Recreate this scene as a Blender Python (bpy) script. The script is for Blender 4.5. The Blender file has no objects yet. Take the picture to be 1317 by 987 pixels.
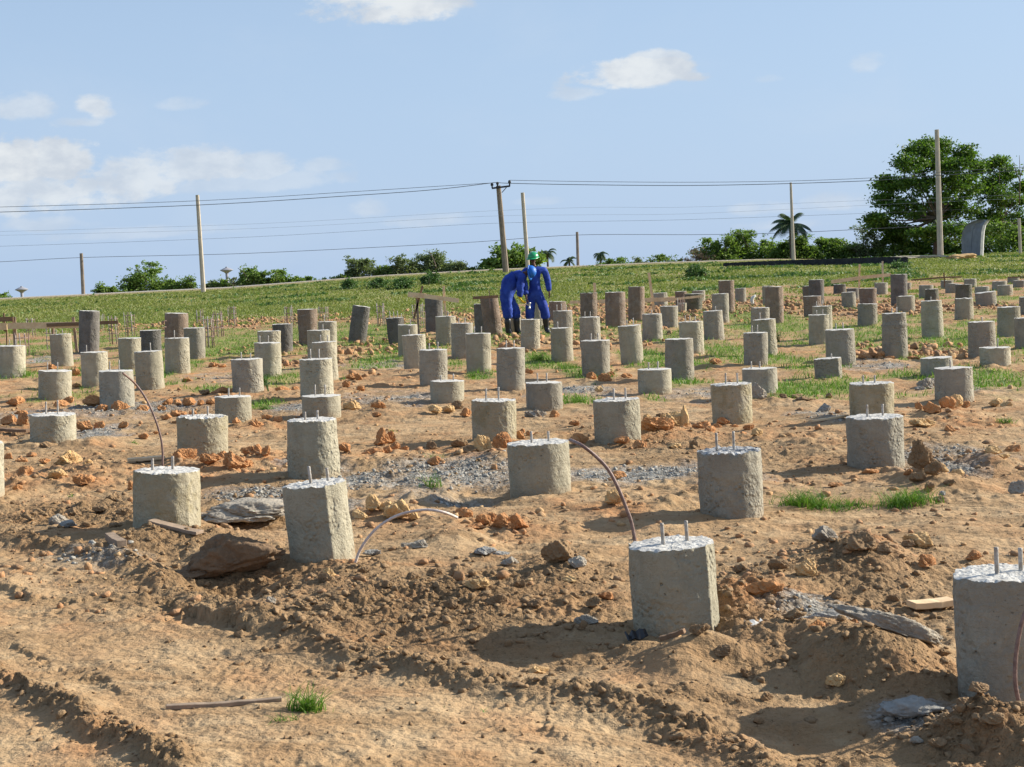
import bpy, math, random
import numpy as np
from mathutils import Vector, Matrix, Euler
random.seed(7)
RNG = np.random.default_rng(7)
scene = bpy.context.scene
COL = scene.collection

# ------------------------------------------------------------------ camera model
IMG_W, IMG_H, FOC = 1317.0, 987.0, 2100.0
CX, CY = IMG_W/2, IMG_H/2
CAM_Z = 1.55
ROLL, HOR = math.radians(2.6), 347.0
PITCH = math.atan((CY-HOR)/FOC)
_F = np.array([0, math.cos(PITCH), -math.sin(PITCH)])
_R0 = np.array([1.0, 0, 0]); _U0 = np.array([0, math.sin(PITCH), math.cos(PITCH)])
_R = _R0*math.cos(ROLL) - _U0*math.sin(ROLL)
_U = _U0*math.cos(ROLL) + _R0*math.sin(ROLL)
CAM = np.array([0, 0, CAM_Z])

def ray(px, py):
    return _F + _R*((px-CX)/FOC) - _U*((py-CY)/FOC)

def at(px, py, Y):
    d = ray(px, py); return CAM + d*(Y/d[1])

# ------------------------------------------------------------------ noise
def _hash(ix, iy, seed):
    h = (ix.astype(np.int64)*374761393 + iy.astype(np.int64)*668265263 + seed*982451653) & 0xFFFFFFFF
    h = ((h ^ (h >> 13))*1274126177) & 0xFFFFFFFF
    return (h ^ (h >> 16)) & 0xFFFFFFFF

def perlin(x, y, seed=0):
    xi = np.floor(x); yi = np.floor(y); fx = x-xi; fy = y-yi
    u = fx*fx*fx*(fx*(fx*6-15)+10); v = fy*fy*fy*(fy*(fy*6-15)+10)
    def g(dx, dy):
        a = _hash(xi+dx, yi+dy, seed)*(2*math.pi/4294967296.0)
        return np.cos(a)*(fx-dx) + np.sin(a)*(fy-dy)
    n0 = g(0, 0)*(1-u) + g(1, 0)*u
    n1 = g(0, 1)*(1-u) + g(1, 1)*u
    return (n0*(1-v) + n1*v)*1.5

def fbm(x, y, octs=4, seed=0, gain=0.5):
    s = 0; a = 1.0; f = 1.0
    for i in range(octs):
        s = s + a*perlin(x*f+i*17.3, y*f-i*9.1, seed+i); a *= gain; f *= 2.03
    return s

def worley(x, y, seed=0):
    xi = np.floor(x); yi = np.floor(y)
    best = np.full(np.shape(x), 9.0)
    for dx in (-1, 0, 1):
        for dy in (-1, 0, 1):
            h = _hash(xi+dx, yi+dy, seed)
            jx = (h & 0xFFFF)/65536.0; jy = ((h >> 16) & 0xFFFF)/65536.0
            d = (xi+dx+jx-x)**2 + (yi+dy+jy-y)**2
            best = np.minimum(best, d)
    return np.sqrt(best)

def sstep(a, b, x):
    t = np.clip((x-a)/(b-a), 0, 1); return t*t*(3-2*t)

# ------------------------------------------------------------------ terrain
CREST_Y = 120.0
_cu = np.array([-0.6, -0.313, -0.171, -0.075, -0.009, 0.091, 0.186, 0.281, 0.6])
_cz = np.array([-0.75, -0.62, -0.57, -0.20, -0.13, -0.17, -0.33, -0.42, -0.5]) + CAM_Z

def base_h(X, Y):
    X = np.asarray(X, float); Y = np.asarray(Y, float)
    Ys = np.maximum(Y, 4.0)
    u = np.clip(X/Ys, -0.36, 0.36)
    near = CAM_Z - 1.545 - 0.27*u + 0.135*np.clip(np.log(Ys/20), -1.25, 1.05)
    cz = np.interp(X/np.maximum(Y, 20), _cu, _cz)
    t = np.clip((Y-58)/(CREST_Y-58), 0, 1); t = t*t*(3-2*t)
    h = near*(1-t) + cz*t
    f = np.maximum(Y-CREST_Y-5.5, 0)
    drop = np.where(f < 60, 3.4*sstep(0, 60, f), 3.4 + (f-60)*0.0078)
    road = .22*sstep(CREST_Y-1.6, CREST_Y-.4, Y)*sstep(CREST_Y+7, CREST_Y+5.5, Y)*sstep(26, 18, X)
    return h - drop + road

_T = np.geomspace(1.5, 119.5, 700)
def gp(px, py, extra=0.0):
    """where the line of sight meets the ground"""
    d = ray(px, py)
    X, Y, Z = (CAM[:, None]+d[:, None]*_T[None])
    g = Z-base_h(X, Y)
    k = np.nonzero(g <= 0)[0]
    if len(k) == 0: return at(px, py, 118.5)
    k = max(int(k[0]), 1); a = g[k-1]/(g[k-1]-g[k]+1e-12)
    t = _T[k-1]+(_T[k]-_T[k-1])*a
    return CAM+d*t

def ell(px, py, rx, ry):
    """ellipse of the photo's ground seen at px,py, as metres on the ground"""
    P = gp(px, py); d = P[1]
    return P[0], P[1], rx*d/FOC, ry*d*d/(FOC*1.6)

# (px, py, rx, ry, height m): mounds and hollows
MOUNDS = [
 (577,706,52,15,.11),(486,664,40,10,.05),(715,748,40,16,.07),(600,790,180,42,.05),(430,770,90,34,.08),
 (1115,742,80,26,.17),(1010,775,80,34,.10),(945,792,50,26,.09),(905,862,75,16,.13),(985,838,60,14,.07),
 (1130,868,95,24,.20),(1070,845,60,16,.08),(1262,955,85,26,.13),(1310,985,60,26,.08),
 (300,752,85,17,-.15),(220,722,60,14,-.06),(330,672,52,9,-.12),(612,640,46,8,-.12),(700,846,120,14,-.05),
 (1050,948,120,16,-.06),(180,700,70,10,.05),(70,690,90,12,.03),(400,668,50,8,-.04),
 (1277,600,26,8,.09),(497,530,26,8,.06),(90,618,60,14,.05),(290,606,70,10,.05),(640,590,40,8,.04),(850,562,60,12,.05),
 (1058,545,34,7,.07),(1195,626,40,9,.10),(1225,533,50,8,.05),(130,572,30,7,.06),(25,553,30,7,.05),(1110,638,110,8,.02),
 (790,640,60,16,.03),(940,672,60,10,.03),(700,645,60,8,.04),(410,735,50,8,.03),(820,842,40,8,.04),
]
ROUGH = [
 (300,745,130,34,1),(560,790,210,46,1.1),(430,760,100,34,.9),(700,770,110,46,.9),(760,850,120,18,.5),(950,800,90,46,1),(1100,755,90,44,1),
 (1000,850,90,32,.7),(1130,870,110,36,.9),(1255,958,100,40,1.2),(90,668,150,20,1),(220,700,90,22,.8),(330,640,80,20,.8),
 (580,605,140,16,.5),(1200,590,80,22,.6),(1230,740,60,34,.6),(860,575,90,22,.6),(1020,590,90,22,.5),(700,560,120,14,.3),
 (640,670,60,16,.3),(100,600,110,22,.4),(1000,925,50,14,.5),(900,900,120,10,.5),(500,860,200,12,.4),(560,700,80,14,.3),
 (440,525,110,14,.5),(250,525,200,12,.5),(60,545,70,16,.5),(1080,970,60,10,.8),(20,880,30,12,.5),
]
# rims: (points px, height m, side width m, wander) the ground is raised on the left-hand side of travel and falls away on the right
LEDGES = [
 ([(-60,850),(0,872),(45,905),(110,940),(150,958),(200,982),(260,1015)], .028, .10),
 ([(-60,805),(0,828),(60,856),(130,882),(190,905)], .022, .25),
 ([(-40,752),(0,756),(60,766),(110,772)], .035, .2),
 ([(205,768),(250,790),(300,806),(330,815)], .06, .22),
 ([(660,888),(760,902),(860,925),(930,945),(1010,975)], .03, .2),
 ([(690,938),(740,955),(790,965)], .018, .1),
 ([(520,880),(560,884),(600,890)], .015, .1),
]
BERMS = [  # low crumbly ridges: points, height, half width
 ([(20,700),(160,722),(300,790),(400,822),(470,850),(600,880),(760,905),(880,935),(960,975),(1000,1010)], .05, .10),
 ([(-20,862),(45,897),(110,932),(160,955),(230,990)], .022, .06),
 ([(850,700),(1000,690),(1200,700)], .015, .5),
]
GRAVEL = [(170,527,75,8,1),(20,540,30,10,.8),(118,560,40,10,.8),(590,612,110,15,1),(470,620,60,12,.9),(840,612,120,9,1),(740,503,45,8,.9),
 (330,640,60,14,.9),(130,718,50,9,.9),(1180,590,40,8,.9),(1240,585,40,9,.9),(1205,605,40,8,1),(380,528,30,7,.9),(500,515,60,10,.6),
 (600,640,40,6,.7),(1130,470,50,5,.7),(60,463,40,4,.8),(300,485,60,6,.6),(500,470,50,4,.8),(1058,540,30,8,1),(1160,925,45,12,.9),(1050,805,50,10,.8),
 (410,610,50,10,.7),(900,505,60,8,.6),(420,650,40,10,.5),(1250,500,50,6,.3)]
CLAY = [(90,618,110,16,.9),(290,604,90,14,1),(640,584,60,12,.9),(640,680,70,12,.9),(500,583,70,8,.8),(500,668,60,12,.8),(860,560,90,14,.8),
 (1120,610,150,16,.35),(1225,540,60,14,.8),(30,552,60,14,.7),(140,525,130,12,.7),(250,515,120,14,.6),(350,545,60,8,.7),(450,500,110,16,.5),
 (800,660,50,12,.7),(1190,615,60,14,.6),(1000,560,80,14,.5),(600,440,300,14,.45),(800,400,260,12,.8),(300,415,160,6,.7),(560,392,80,10,.7),
 (1100,395,120,10,.8),(1180,455,90,12,.6),(1250,395,80,8,.6),(970,388,80,8,.8),(430,465,80,8,.35),(1280,600,60,12,.5),(960,790,60,24,.5),(1120,740,60,20,.4)]
# green patches among the piles (px,py,rx,ry,strength)
GREEN = [(1020,500,60,9,1),(1090,500,40,6,.9),(945,455,50,14,1),(830,462,30,12,.9),(640,430,60,10,.9),(700,468,35,10,.8),(745,480,30,9,.8),
 (560,400,60,10,.5),(320,440,70,26,.85),(250,440,60,14,.6),(190,430,60,20,.6),(60,450,60,20,.6),(20,486,30,6,.9),(110,480,30,8,.7),(225,480,20,6,.9),
 (380,485,50,9,.6),(470,430,90,20,.75),(520,448,60,14,.8),(480,470,40,5,.6),(340,522,22,5,.9),(275,500,40,6,.4),(590,470,30,8,.5),(620,482,16,5,.8),
 (740,517,26,5,.9),(1010,420,80,16,.85),(950,405,60,14,.7),(1080,440,60,14,.7),(1180,430,120,20,.7),(1270,490,60,14,.9),(1230,440,60,12,.9),
 (1290,440,40,16,.8),(900,470,20,6,.6),(870,435,60,14,.7),(760,420,60,14,.7),(690,425,30,10,.8),(1030,470,50,14,.6),(1120,500,60,10,.3),(1180,490,30,8,.6),
 (880,493,30,5,.6),(840,512,20,5,.6),(1000,460,30,10,.6),(410,475,30,10,.5)]

def _ell_list(L):
    return [(*ell(a, b, c, d), e) for a, b, c, d, e in L]
_M = _ell_list(MOUNDS); _RO = _ell_list(ROUGH); _GV = _ell_list(GRAVEL); _CL = _ell_list(CLAY); _GN = _ell_list(GREEN)
def _poly(pts): return np.array([gp(a, b)[:2] for a, b in pts])
_LG = [(_poly(p), h, w) for p, h, w in LEDGES]
_BM = [(_poly(p), h, w) for p, h, w in BERMS]

def esum(L, X, Y, mode='max', k=1.0):
    s = np.zeros(np.shape(X))
    for cx, cy, rx, ry, e in L:
        m = (np.abs(X-cx) < 2.4*rx) & (np.abs(Y-cy) < 2.4*ry)
        if not np.any(m): continue
        q = ((X[m]-cx)/rx)**2 + ((Y[m]-cy)/ry)**2
        v = e*np.exp(-q*k)
        if mode == 'max': s[m] = np.maximum(s[m], v)
        else: s[m] += v
    return s

def polydist(P, X, Y):
    """distance to polyline, side sign (positive on the left of travel) and how far along it"""
    best = np.full(X.shape, 1e9); sg = np.ones(X.shape); al = np.zeros(X.shape)
    n = len(P)-1
    for i in range(n):
        ax, ay = P[i]; bx, by = P[i+1]
        dx, dy = bx-ax, by-ay; L2 = dx*dx+dy*dy
        t = np.clip(((X-ax)*dx+(Y-ay)*dy)/L2, 0, 1)
        ex = X-(ax+t*dx); ey = Y-(ay+t*dy)
        d = np.hypot(ex, ey)
        s = np.sign(dx*ey-dy*ex)
        m = d < best
        best[m] = d[m]; sg[m] = s[m]; al[m] = (i+t[m])/n
    return best, sg, al

def rough_mask(X, Y):
    r = esum(_RO, X, Y, 'max', .8)
    for P, h, w in _BM[:2]:
        lo = P.min(0)-1; hi = P.max(0)+1
        m = (X > lo[0]) & (X < hi[0]) & (Y > lo[1]) & (Y < hi[1])
        if np.any(m):
            d, s, a = polydist(P, X[m], Y[m])
            r[m] = np.maximum(r[m], .8*np.exp(-(d/(w*1.6))**2))
    return r

def n1s(x, y): return np.clip(.5-3*np.abs(fbm(x*2.6, y*2.6, 2, 34)), 0, 1)

def ground_h(X, Y):
    X = np.atleast_1d(np.asarray(X, float)); Y = np.atleast_1d(np.asarray(Y, float))
    h = base_h(X, Y)
    m = (Y > 2) & (Y < 60) & (np.abs(X) < 45)
    x = X[m]; y = Y[m]
    if x.size == 0: return h
    wx = x + .10*perlin(x*2.3, y*2.3, 51); wy = y + .16*perlin(x*2.3, y*2.3, 52)
    hh = esum(_M, wx, wy, 'sum', 1.1)
    hh += .035*fbm(x*.55, y*.55, 3, 1)
    rg = rough_mask(x, y)
    far = sstep(60, 40, y)
    hh += far*.013*fbm(x*2.6, y*2.6, 4, 9)
    # raked / tyre-streaked sand
    dr = math.radians(-54)
    a = x*math.cos(dr)+y*math.sin(dr); b = -x*math.sin(dr)+y*math.cos(dr)
    lf = sstep(11, 8.5, y)*sstep(.9, -.3, x + (y-6)*.2)
    hh += lf*.009*fbm(a*.5, b*5, 3, 21)
    hh += (1-lf)*(.010*fbm(x*.8, y*4, 4, 22)+.006*fbm(x*3, y*8, 3, 23))*sstep(34, 22, y)
    mid = sstep(7.5, 10, y)*sstep(50, 34, y)
    pt = np.clip(fbm(x*.55, y*.9, 3, 27)*1.5+.25+.8*esum(_CL, x, y, 'max', .9), .12, 1)
    hh += mid*pt*(.030*np.abs(fbm(x*1.6, y*1.6, 3, 24))+.034*np.clip(fbm(x*4.5, y*4.5, 3, 25), 0, 1)+.014*np.clip(perlin(x*14, y*14, 26), 0, 1))
    cm = esum(_CL, x, y, 'max', .8)*sstep(50, 30, y)
    hh += cm*(.05*n1s(x, y)+.012*np.abs(perlin(x*12, y*12, 35)))
    # crumbly disturbed soil
    n1 = np.abs(perlin(x*7, y*7, 31)); n2 = np.abs(perlin(x*15, y*15, 32)); n3 = np.abs(perlin(x*31, y*31, 33))
    w1 = np.clip(.55-worley(x*9, y*9, 5), 0, 1); w2 = np.clip(.5-worley(x*21, y*21, 6), 0, 1)
    patch = .55+.45*np.clip(fbm(x*1.7, y*1.7, 3, 40)*1.4+.4, 0, 1)
    hh += rg*patch*(.040*n1+.028*n2+.018*n3+.022*w1+.016*w2)
    sm = np.clip(fbm(x*1.2, y*1.2, 3, 44)+.15, 0, 1)
    hh -= lf*(1-rg)*far*.006*fbm(x*2.6, y*2.6, 4, 9)
    hh += (.0035*perlin(x*44, y*44, 37)+.005*perlin(x*18, y*18, 38)*(.5+sm)+.004*sm*w2+.010*sm*n2)*sstep(34, 20, y)
    for P, hg, w in _LG:
        lo = P.min(0)-.8; hi = P.max(0)+.8
        k = (x > lo[0]) & (x < hi[0]) & (y > lo[1]) & (y < hi[1])
        if not np.any(k): continue
        wig = .045*perlin(x[k]*6, y[k]*6, 71)+.035*perlin(x[k]*17, y[k]*17, 72)+.02*perlin(x[k]*40, y[k]*40, 74)
        d, s, al = polydist(P, x[k]+wig, y[k]+wig)
        sd = d*s
        env = sstep(0, .12, al)*sstep(1, .85, al)*(.7+.5*perlin(x[k]*3, y[k]*3, 73))
        hh[k] += hg*env*(sstep(-.012, .016, sd)*np.exp(-np.clip(sd, 0, 9)/w) - .35*np.exp(-((sd+.06)/.07)**2))
    for P, hg, w in _BM:
        lo = P.min(0)-3*w; hi = P.max(0)+3*w
        k = (x > lo[0]) & (x < hi[0]) & (y > lo[1]) & (y < hi[1])
        if not np.any(k): continue
        d, s, al = polydist(P, x[k]+.05*perlin(x[k]*4, y[k]*4, 75), y[k])
        hh[k] += hg*np.exp(-(d/w)**2)*(.8+.6*perlin(x[k]*3, y[k]*3, 76))
    h = h.copy(); h[m] += hh*sstep(60, 50, y)
    return h

def gh(x, y): return float(ground_h([x], [y])[0])

def green_mask(X, Y):
    g = esum(_GN, X, Y, 'max', .9)
    n = fbm(X*.35, Y*.2, 3, 90)
    fs = np.interp(X/np.maximum(Y, 1), [-.32, -.15, -.05, .05, .16, .3], [52, 62, 60, 64, 72, 76])
    field = sstep(fs-5, fs+3, Y+6*n)
    g2 = np.clip(g*1.9+.9*fbm(X*1.1, Y*.8, 3, 91)-.22, 0, 1)*(g > .08)
    sc = np.clip(fbm(X*.5, Y*.35, 3, 93)*1.8+.05, 0, 1)*sstep(27, 36, Y)*.85
    return np.clip(np.maximum(np.maximum(g2, sc), field), 0, 1)*sstep(CREST_Y+3, CREST_Y-2, Y) + sstep(CREST_Y+8, CREST_Y+14, Y)

# ------------------------------------------------------------------ object helpers
def tag(o, label=None, cat=None, group=None, kind=None):
    if label: o['label'] = label
    if cat: o['category'] = cat
    if group: o['group'] = group
    if kind: o['kind'] = kind
    return o

def empty(name, loc, label=None, cat=None, group=None):
    o = bpy.data.objects.new(name, None); COL.objects.link(o)
    o.location = loc; o.empty_display_size = .1
    return tag(o, label, cat, group)

def mesh(name, V, Fc, mat=None, parent=None, smooth=True, loc=None):
    me = bpy.data.meshes.new(name)
    V = np.asarray(V, dtype=np.float32)
    if isinstance(Fc, np.ndarray):
        nf, k = Fc.shape
        me.vertices.add(len(V)); me.vertices.foreach_set('co', V.ravel())
        me.loops.add(nf*k); me.loops.foreach_set('vertex_index', Fc.ravel().astype(np.int32))
        me.polygons.add(nf); me.polygons.foreach_set('loop_start', np.arange(0, nf*k, k, dtype=np.int32))
        try: me.polygons.foreach_set('loop_total', np.full(nf, k, dtype=np.int32))
        except Exception: pass
        me.update(calc_edges=True)
    else:
        me.from_pydata([tuple(map(float, v)) for v in V], [], Fc)
        me.update()
    if smooth:
        me.polygons.foreach_set('use_smooth', np.ones(len(me.polygons), dtype=bool))
    if mat: me.materials.append(mat)
    o = bpy.data.objects.new(name, me); COL.objects.link(o)
    if parent is not None: o.parent = parent
    if loc is not None: o.location = loc
    return o

class MB:
    """collects shapes, then links them as one mesh object"""
    def __init__(s): s.V = []; s.F = []
    def add(s, V, F):
        n = len(s.V); s.V += [tuple(v) for v in V]; s.F += [tuple(i+n for i in f) for f in F]
    def box(s, c, half, R=None, bev=0.0):
        c = Vector(c); pts = []
        hx, hy, hz = half
        for x in (-1, 1):
            for y in (-1, 1):
                for z in (-1, 1):
                    p = Vector((x*hx, y*hy, z*hz))
                    if R is not None: p = R @ p
                    pts.append(c+p)
        s.add(pts, [(0,1,3,2),(4,6,7,5),(0,4,5,1),(2,3,7,6),(0,2,6,4),(1,5,7,3)])
    def beam(s, a, b, w, h, up=(0,0,1)):
        a = Vector(a); b = Vector(b); d = (b-a); L = d.length; d.normalize()
        u = Vector(up); x = d.cross(u)
        if x.length < 1e-4: x = d.cross(Vector((0,1,0)))
        x.normalize(); u = x.cross(d)
        R = Matrix((x, d, u)).transposed()
        s.box((a+b)/2, (w/2, L/2, h/2), R)
    def tube(s, pts, rad, n=8, cap=True):
        pts = [Vector(p) for p in pts]
        if not hasattr(rad, '__len__'): rad = [rad]*len(pts)
        V = []; F = []
        ref = None
        for i, p in enumerate(pts):
            d = (pts[min(i+1, len(pts)-1)]-pts[max(i-1, 0)]).normalized()
            if ref is None:
                ref = d.orthogonal().normalized()
            ref = (ref - d*ref.dot(d)).normalized()
            b = d.cross(ref)
            for k in range(n):
                a = 2*math.pi*k/n
                V.append(p + (ref*math.cos(a)+b*math.sin(a))*rad[i])
        for i in range(len(pts)-1):
            for k in range(n):
                k2 = (k+1) % n
                F.append((i*n+k, i*n+k2, (i+1)*n+k2, (i+1)*n+k))
        if cap:
            F.append(tuple(range(n-1, -1, -1))); F.append(tuple((len(pts)-1)*n+k for k in range(n)))
        s.add(V, F)
    def build(s, name, mat, parent=None, smooth=False, loc=None):
        return mesh(name, s.V, s.F, mat, parent, smooth, loc)

# ------------------------------------------------------------------ materials
def new_mat(name):
    m = bpy.data.materials.new(name); m.use_nodes = True
    nt = m.node_tree; nt.nodes.clear()
    out = nt.nodes.new('ShaderNodeOutputMaterial'); b = nt.nodes.new('ShaderNodeBsdfPrincipled')
    nt.links.new(b.outputs[0], out.inputs[0])
    b.inputs['Roughness'].default_value = .9
    b.inputs['Specular IOR Level'].default_value = .25
    return m, nt, b

class NT:
    def __init__(s, nt): s.nt = nt
    def n(s, t, **kw):
        nd = s.nt.nodes.new(t)
        for k, v in kw.items(): setattr(nd, k, v)
        return nd
    def link(s, a, b): s.nt.links.new(a, b)
    def val(s, sock, v):
        if hasattr(v, 'links') or isinstance(v, bpy.types.NodeSocket): s.link(v, sock)
        else: sock.default_value = v
    def math(s, op, a, b=0.0, c=None, clamp=False):
        nd = s.n('ShaderNodeMath', operation=op); nd.use_clamp = clamp
        s.val(nd.inputs[0], a); s.val(nd.inputs[1], b)
        if c is not None: s.val(nd.inputs[2], c)
        return nd.outputs[0]
    def mix(s, f, a, b, mode='MIX'):
        nd = s.n('ShaderNodeMix', data_type='RGBA', blend_type=mode)
        s.val(nd.inputs[0], f)
        for i, v in ((6, a), (7, b)):
            if isinstance(v, tuple): nd.inputs[i].default_value = (*v, 1) if len(v) == 3 else v
            else: s.link(v, nd.inputs[i])
        return nd.outputs[2]
    def noise(s, vec, scale, detail=4, rough=.55, dist=0.0):
        nd = s.n('ShaderNodeTexNoise'); nd.inputs['Scale'].default_value = scale
        nd.inputs['Detail'].default_value = detail; nd.inputs['Roughness'].default_value = rough
        nd.inputs['Distortion'].default_value = dist
        if vec is not None: s.link(vec, nd.inputs['Vector'])
        return nd.outputs['Fac']
    def voro(s, vec, scale, feature='F1', out='Distance'):
        nd = s.n('ShaderNodeTexVoronoi', feature=feature); nd.inputs['Scale'].default_value = scale
        if vec is not None: s.link(vec, nd.inputs['Vector'])
        return nd.outputs[out]
    def ramp(s, f, stops):
        nd = s.n('ShaderNodeValToRGB'); e = nd.color_ramp.elements
        while len(e) < len(stops): e.new(.5)
        for el, (p, c) in zip(e, stops):
            el.position = p; el.color = (*c, 1) if isinstance(c, tuple) else (c, c, c, 1)
        s.link(f, nd.inputs[0]); return nd.outputs[0]
    def sstep(s, x, a, b, lo=0., hi=1.):
        nd = s.n('ShaderNodeMapRange', interpolation_type='SMOOTHSTEP')
        s.val(nd.inputs[0], x); nd.inputs[1].default_value = a; nd.inputs[2].default_value = b
        nd.inputs[3].default_value = lo; nd.inputs[4].default_value = hi
        return nd.outputs[0]
    def bump(s, h, strength=.5, dist=.01, normal=None):
        nd = s.n('ShaderNodeBump'); nd.inputs['Strength'].default_value = strength
        nd.inputs['Distance'].default_value = dist; s.link(h, nd.inputs['Height'])
        if normal is not None: s.link(normal, nd.inputs['Normal'])
        return nd.outputs[0]
    def coord(s, which='Object', rnd=True):
        c = s.n('ShaderNodeTexCoord').outputs[which]
        if not rnd: return c
        oi = s.n('ShaderNodeObjectInfo')
        add = s.n('ShaderNodeVectorMath', operation='MULTIPLY_ADD')
        s.link(oi.outputs['Random'], add.inputs[0]); add.inputs[1].default_value = (37, 91, 53)
        s.link(c, add.inputs[2]); return add.outputs[0]

def concrete_mat(name, c1, c2, stain, stain_amt=.5, pit=1.0, streak=.3):
    m, nt, b = new_mat(name); t = NT(nt); co = t.coord()
    n1 = t.noise(co, 4, 5, .6); n2 = t.noise(co, 22, 5, .65); n3 = t.noise(co, 90, 3, .6)
    base = t.mix(t.sstep(n1, .35, .65), c1, c2)
    base = t.mix(t.sstep(n2, .4, .75, 0, .35), base, tuple(x*1.25 for x in c1))
    ns = t.noise(co, 7, 4, .6, .6)
    base = t.mix(t.math('MULTIPLY', t.sstep(ns, .48, .66), stain_amt), base, stain)
    # earth splashed up from the ground, ragged edge
    sep = t.n('ShaderNodeSeparateXYZ'); t.link(t.n('ShaderNodeTexCoord').outputs['Object'], sep.inputs[0])
    z = t.math('ADD', sep.outputs[2], t.math('MULTIPLY', t.noise(co, 9, 4), -.22))
    base = t.mix(t.sstep(z, -.02, -.13, 0, .55), base, (.36,.25,.15))
    # pour bands
    zb = t.n('ShaderNodeMapping'); zb.inputs['Scale'].default_value = (1.2, 1.2, 26); t.link(co, zb.inputs[0])
    band = t.noise(zb.outputs[0], 1, 3, .5)
    base = t.mix(t.sstep(band, .55, .7, 0, .22), base, tuple(x*.72 for x in c1))
    vm = t.n('ShaderNodeMapping'); vm.inputs['Scale'].default_value = (14, 14, 1.3); t.link(co, vm.inputs[0])
    vs = t.noise(vm.outputs[0], 1, 4, .6)
    base = t.mix(t.sstep(vs, .52, .75, 0, streak), base, tuple(x*.6 for x in c2))
    pits = t.sstep(t.voro(co, 55), .16, .05); pm = t.sstep(t.noise(co, 6, 3), .48, .6)
    pp = t.math('MULTIPLY', pits, pm)
    base = t.mix(t.math('MULTIPLY', pp, .45), base, tuple(x*.4 for x in c1))
    fine = t.mix(t.sstep(n3, .3, .7, 0, .25), base, tuple(x*.75 for x in c2))
    rnd = t.n('ShaderNodeObjectInfo').outputs['Random']
    fine = t.mix(t.math('MULTIPLY', rnd, .42), fine, tuple(x*.52 for x in c2))
    t.link(fine, b.inputs['Base Color'])
    h = t.math('ADD', t.math('MULTIPLY', n3, .35), t.math('MULTIPLY', n2, .9))
    h = t.math('ADD', h, t.math('MULTIPLY', pp, -.9*pit))
    h = t.math('ADD', h, t.math('MULTIPLY', band, .25))
    ag = t.math('MULTIPLY', t.sstep(t.voro(co, 30), .0, .55), t.sstep(t.noise(co, 3.5, 4), .46, .6)); h = t.math('ADD', h, t.math('MULTIPLY', ag, -.7*pit))
    big = t.math('MULTIPLY', t.sstep(t.voro(co, 24), .20, .10), t.sstep(t.noise(co, 5, 2), .55, .62)); h = t.math('ADD', h, t.math('MULTIPLY', big, -1.6))
    t.link(t.bump(h, .9, .02), b.inputs['Normal'])
    b.inputs['Roughness'].default_value = .93
    return m

def simple_mat(name, c1, c2=None, scale=10, rough=.8, bump=0., bscale=None, metal=0., spec=.25, dist=.01):
    m, nt, b = new_mat(name); t = NT(nt); co = t.coord()
    c2 = c2 or tuple(x*.75 for x in c1)
    n1 = t.noise(co, scale, 5, .6)
    t.link(t.mix(t.sstep(n1, .35, .65), c1, c2), b.inputs['Base Color'])
    if bump: t.link(t.bump(t.noise(co, bscale or scale*3, 5, .65), bump, dist), b.inputs['Normal'])
    b.inputs['Roughness'].default_value = rough; b.inputs['Metallic'].default_value = metal
    b.inputs['Specular IOR Level'].default_value = spec
    return m

def soil_mat(name, c1, c2, c3):
    m, nt, b = new_mat(name); t = NT(nt); co = t.coord()
    n1 = t.noise(co, 9, 5, .6); n2 = t.noise(co, 45, 5, .65); v = t.voro(co, 38)
    base = t.mix(t.sstep(n1, .35, .65), c1, c2)
    base = t.mix(t.sstep(n2, .45, .7, 0, .6), base, c3)
    oi = t.n('ShaderNodeObjectInfo')
    base = t.mix(t.math('MULTIPLY', oi.outputs['Random'], .35), base, c3)
    t.link(base, b.inputs['Base Color'])
    h = t.math('ADD', t.math('MULTIPLY', n2, 1.0), t.math('MULTIPLY', v, .5))
    t.link(t.bump(h, .8, .012), b.inputs['Normal'])
    return m

def leaf_mat(name, c1, c2, c3, trans=.25, clump=1.2):
    m, nt, b = new_mat(name); t = NT(nt)
    g = t.n('ShaderNodeNewGeometry'); co = t.coord()
    r = g.outputs['Random Per Island']
    base = t.ramp(r, [(0, c1), (.55, c2), (1, c3)])
    base = t.mix(t.sstep(t.noise(co, clump, 3), .42, .62, 0, .5), base, c1)
    t.link(base, b.inputs['Base Color'])
    b.inputs['Roughness'].default_value = .6; b.inputs['Specular IOR Level'].default_value = .3
    tr = t.n('ShaderNodeBsdfTranslucent'); t.link(t.mix(1.0, base, (1.25,1.3,.7), 'MULTIPLY'), tr.inputs[0])
    ms = t.n('ShaderNodeMixShader'); ms.inputs[0].default_value = trans
    out = [n for n in nt.nodes if n.type == 'OUTPUT_MATERIAL'][0]
    t.link(b.outputs[0], ms.inputs[1]); t.link(tr.outputs[0], ms.inputs[2]); t.link(ms.outputs[0], out.inputs[0])
    return m

M = {}
M['P'] = concrete_mat('pale_concrete', (.46,.42,.315), (.355,.325,.24), (.36,.31,.22), .35)
M['G'] = concrete_mat('grey_concrete', (.385,.355,.28), (.30,.275,.22), (.27,.25,.2), .4)
M['Y'] = concrete_mat('yellowish_concrete', (.37,.32,.205), (.43,.385,.28), (.27,.22,.11), .7, .6)
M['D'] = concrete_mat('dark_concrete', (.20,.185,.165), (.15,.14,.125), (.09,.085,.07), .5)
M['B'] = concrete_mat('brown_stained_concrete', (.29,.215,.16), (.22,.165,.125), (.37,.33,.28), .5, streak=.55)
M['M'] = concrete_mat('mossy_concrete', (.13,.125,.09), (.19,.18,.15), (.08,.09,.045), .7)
M['top'] = simple_mat('broken_concrete_top', (.60,.58,.54), (.44,.42,.385), 26, .95, .6, 60, dist=.008)
M['topdark'] = simple_mat('rough_dark_top', (.17,.17,.17), (.5,.5,.5), 22, .95, .9, 50, dist=.015)
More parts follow.
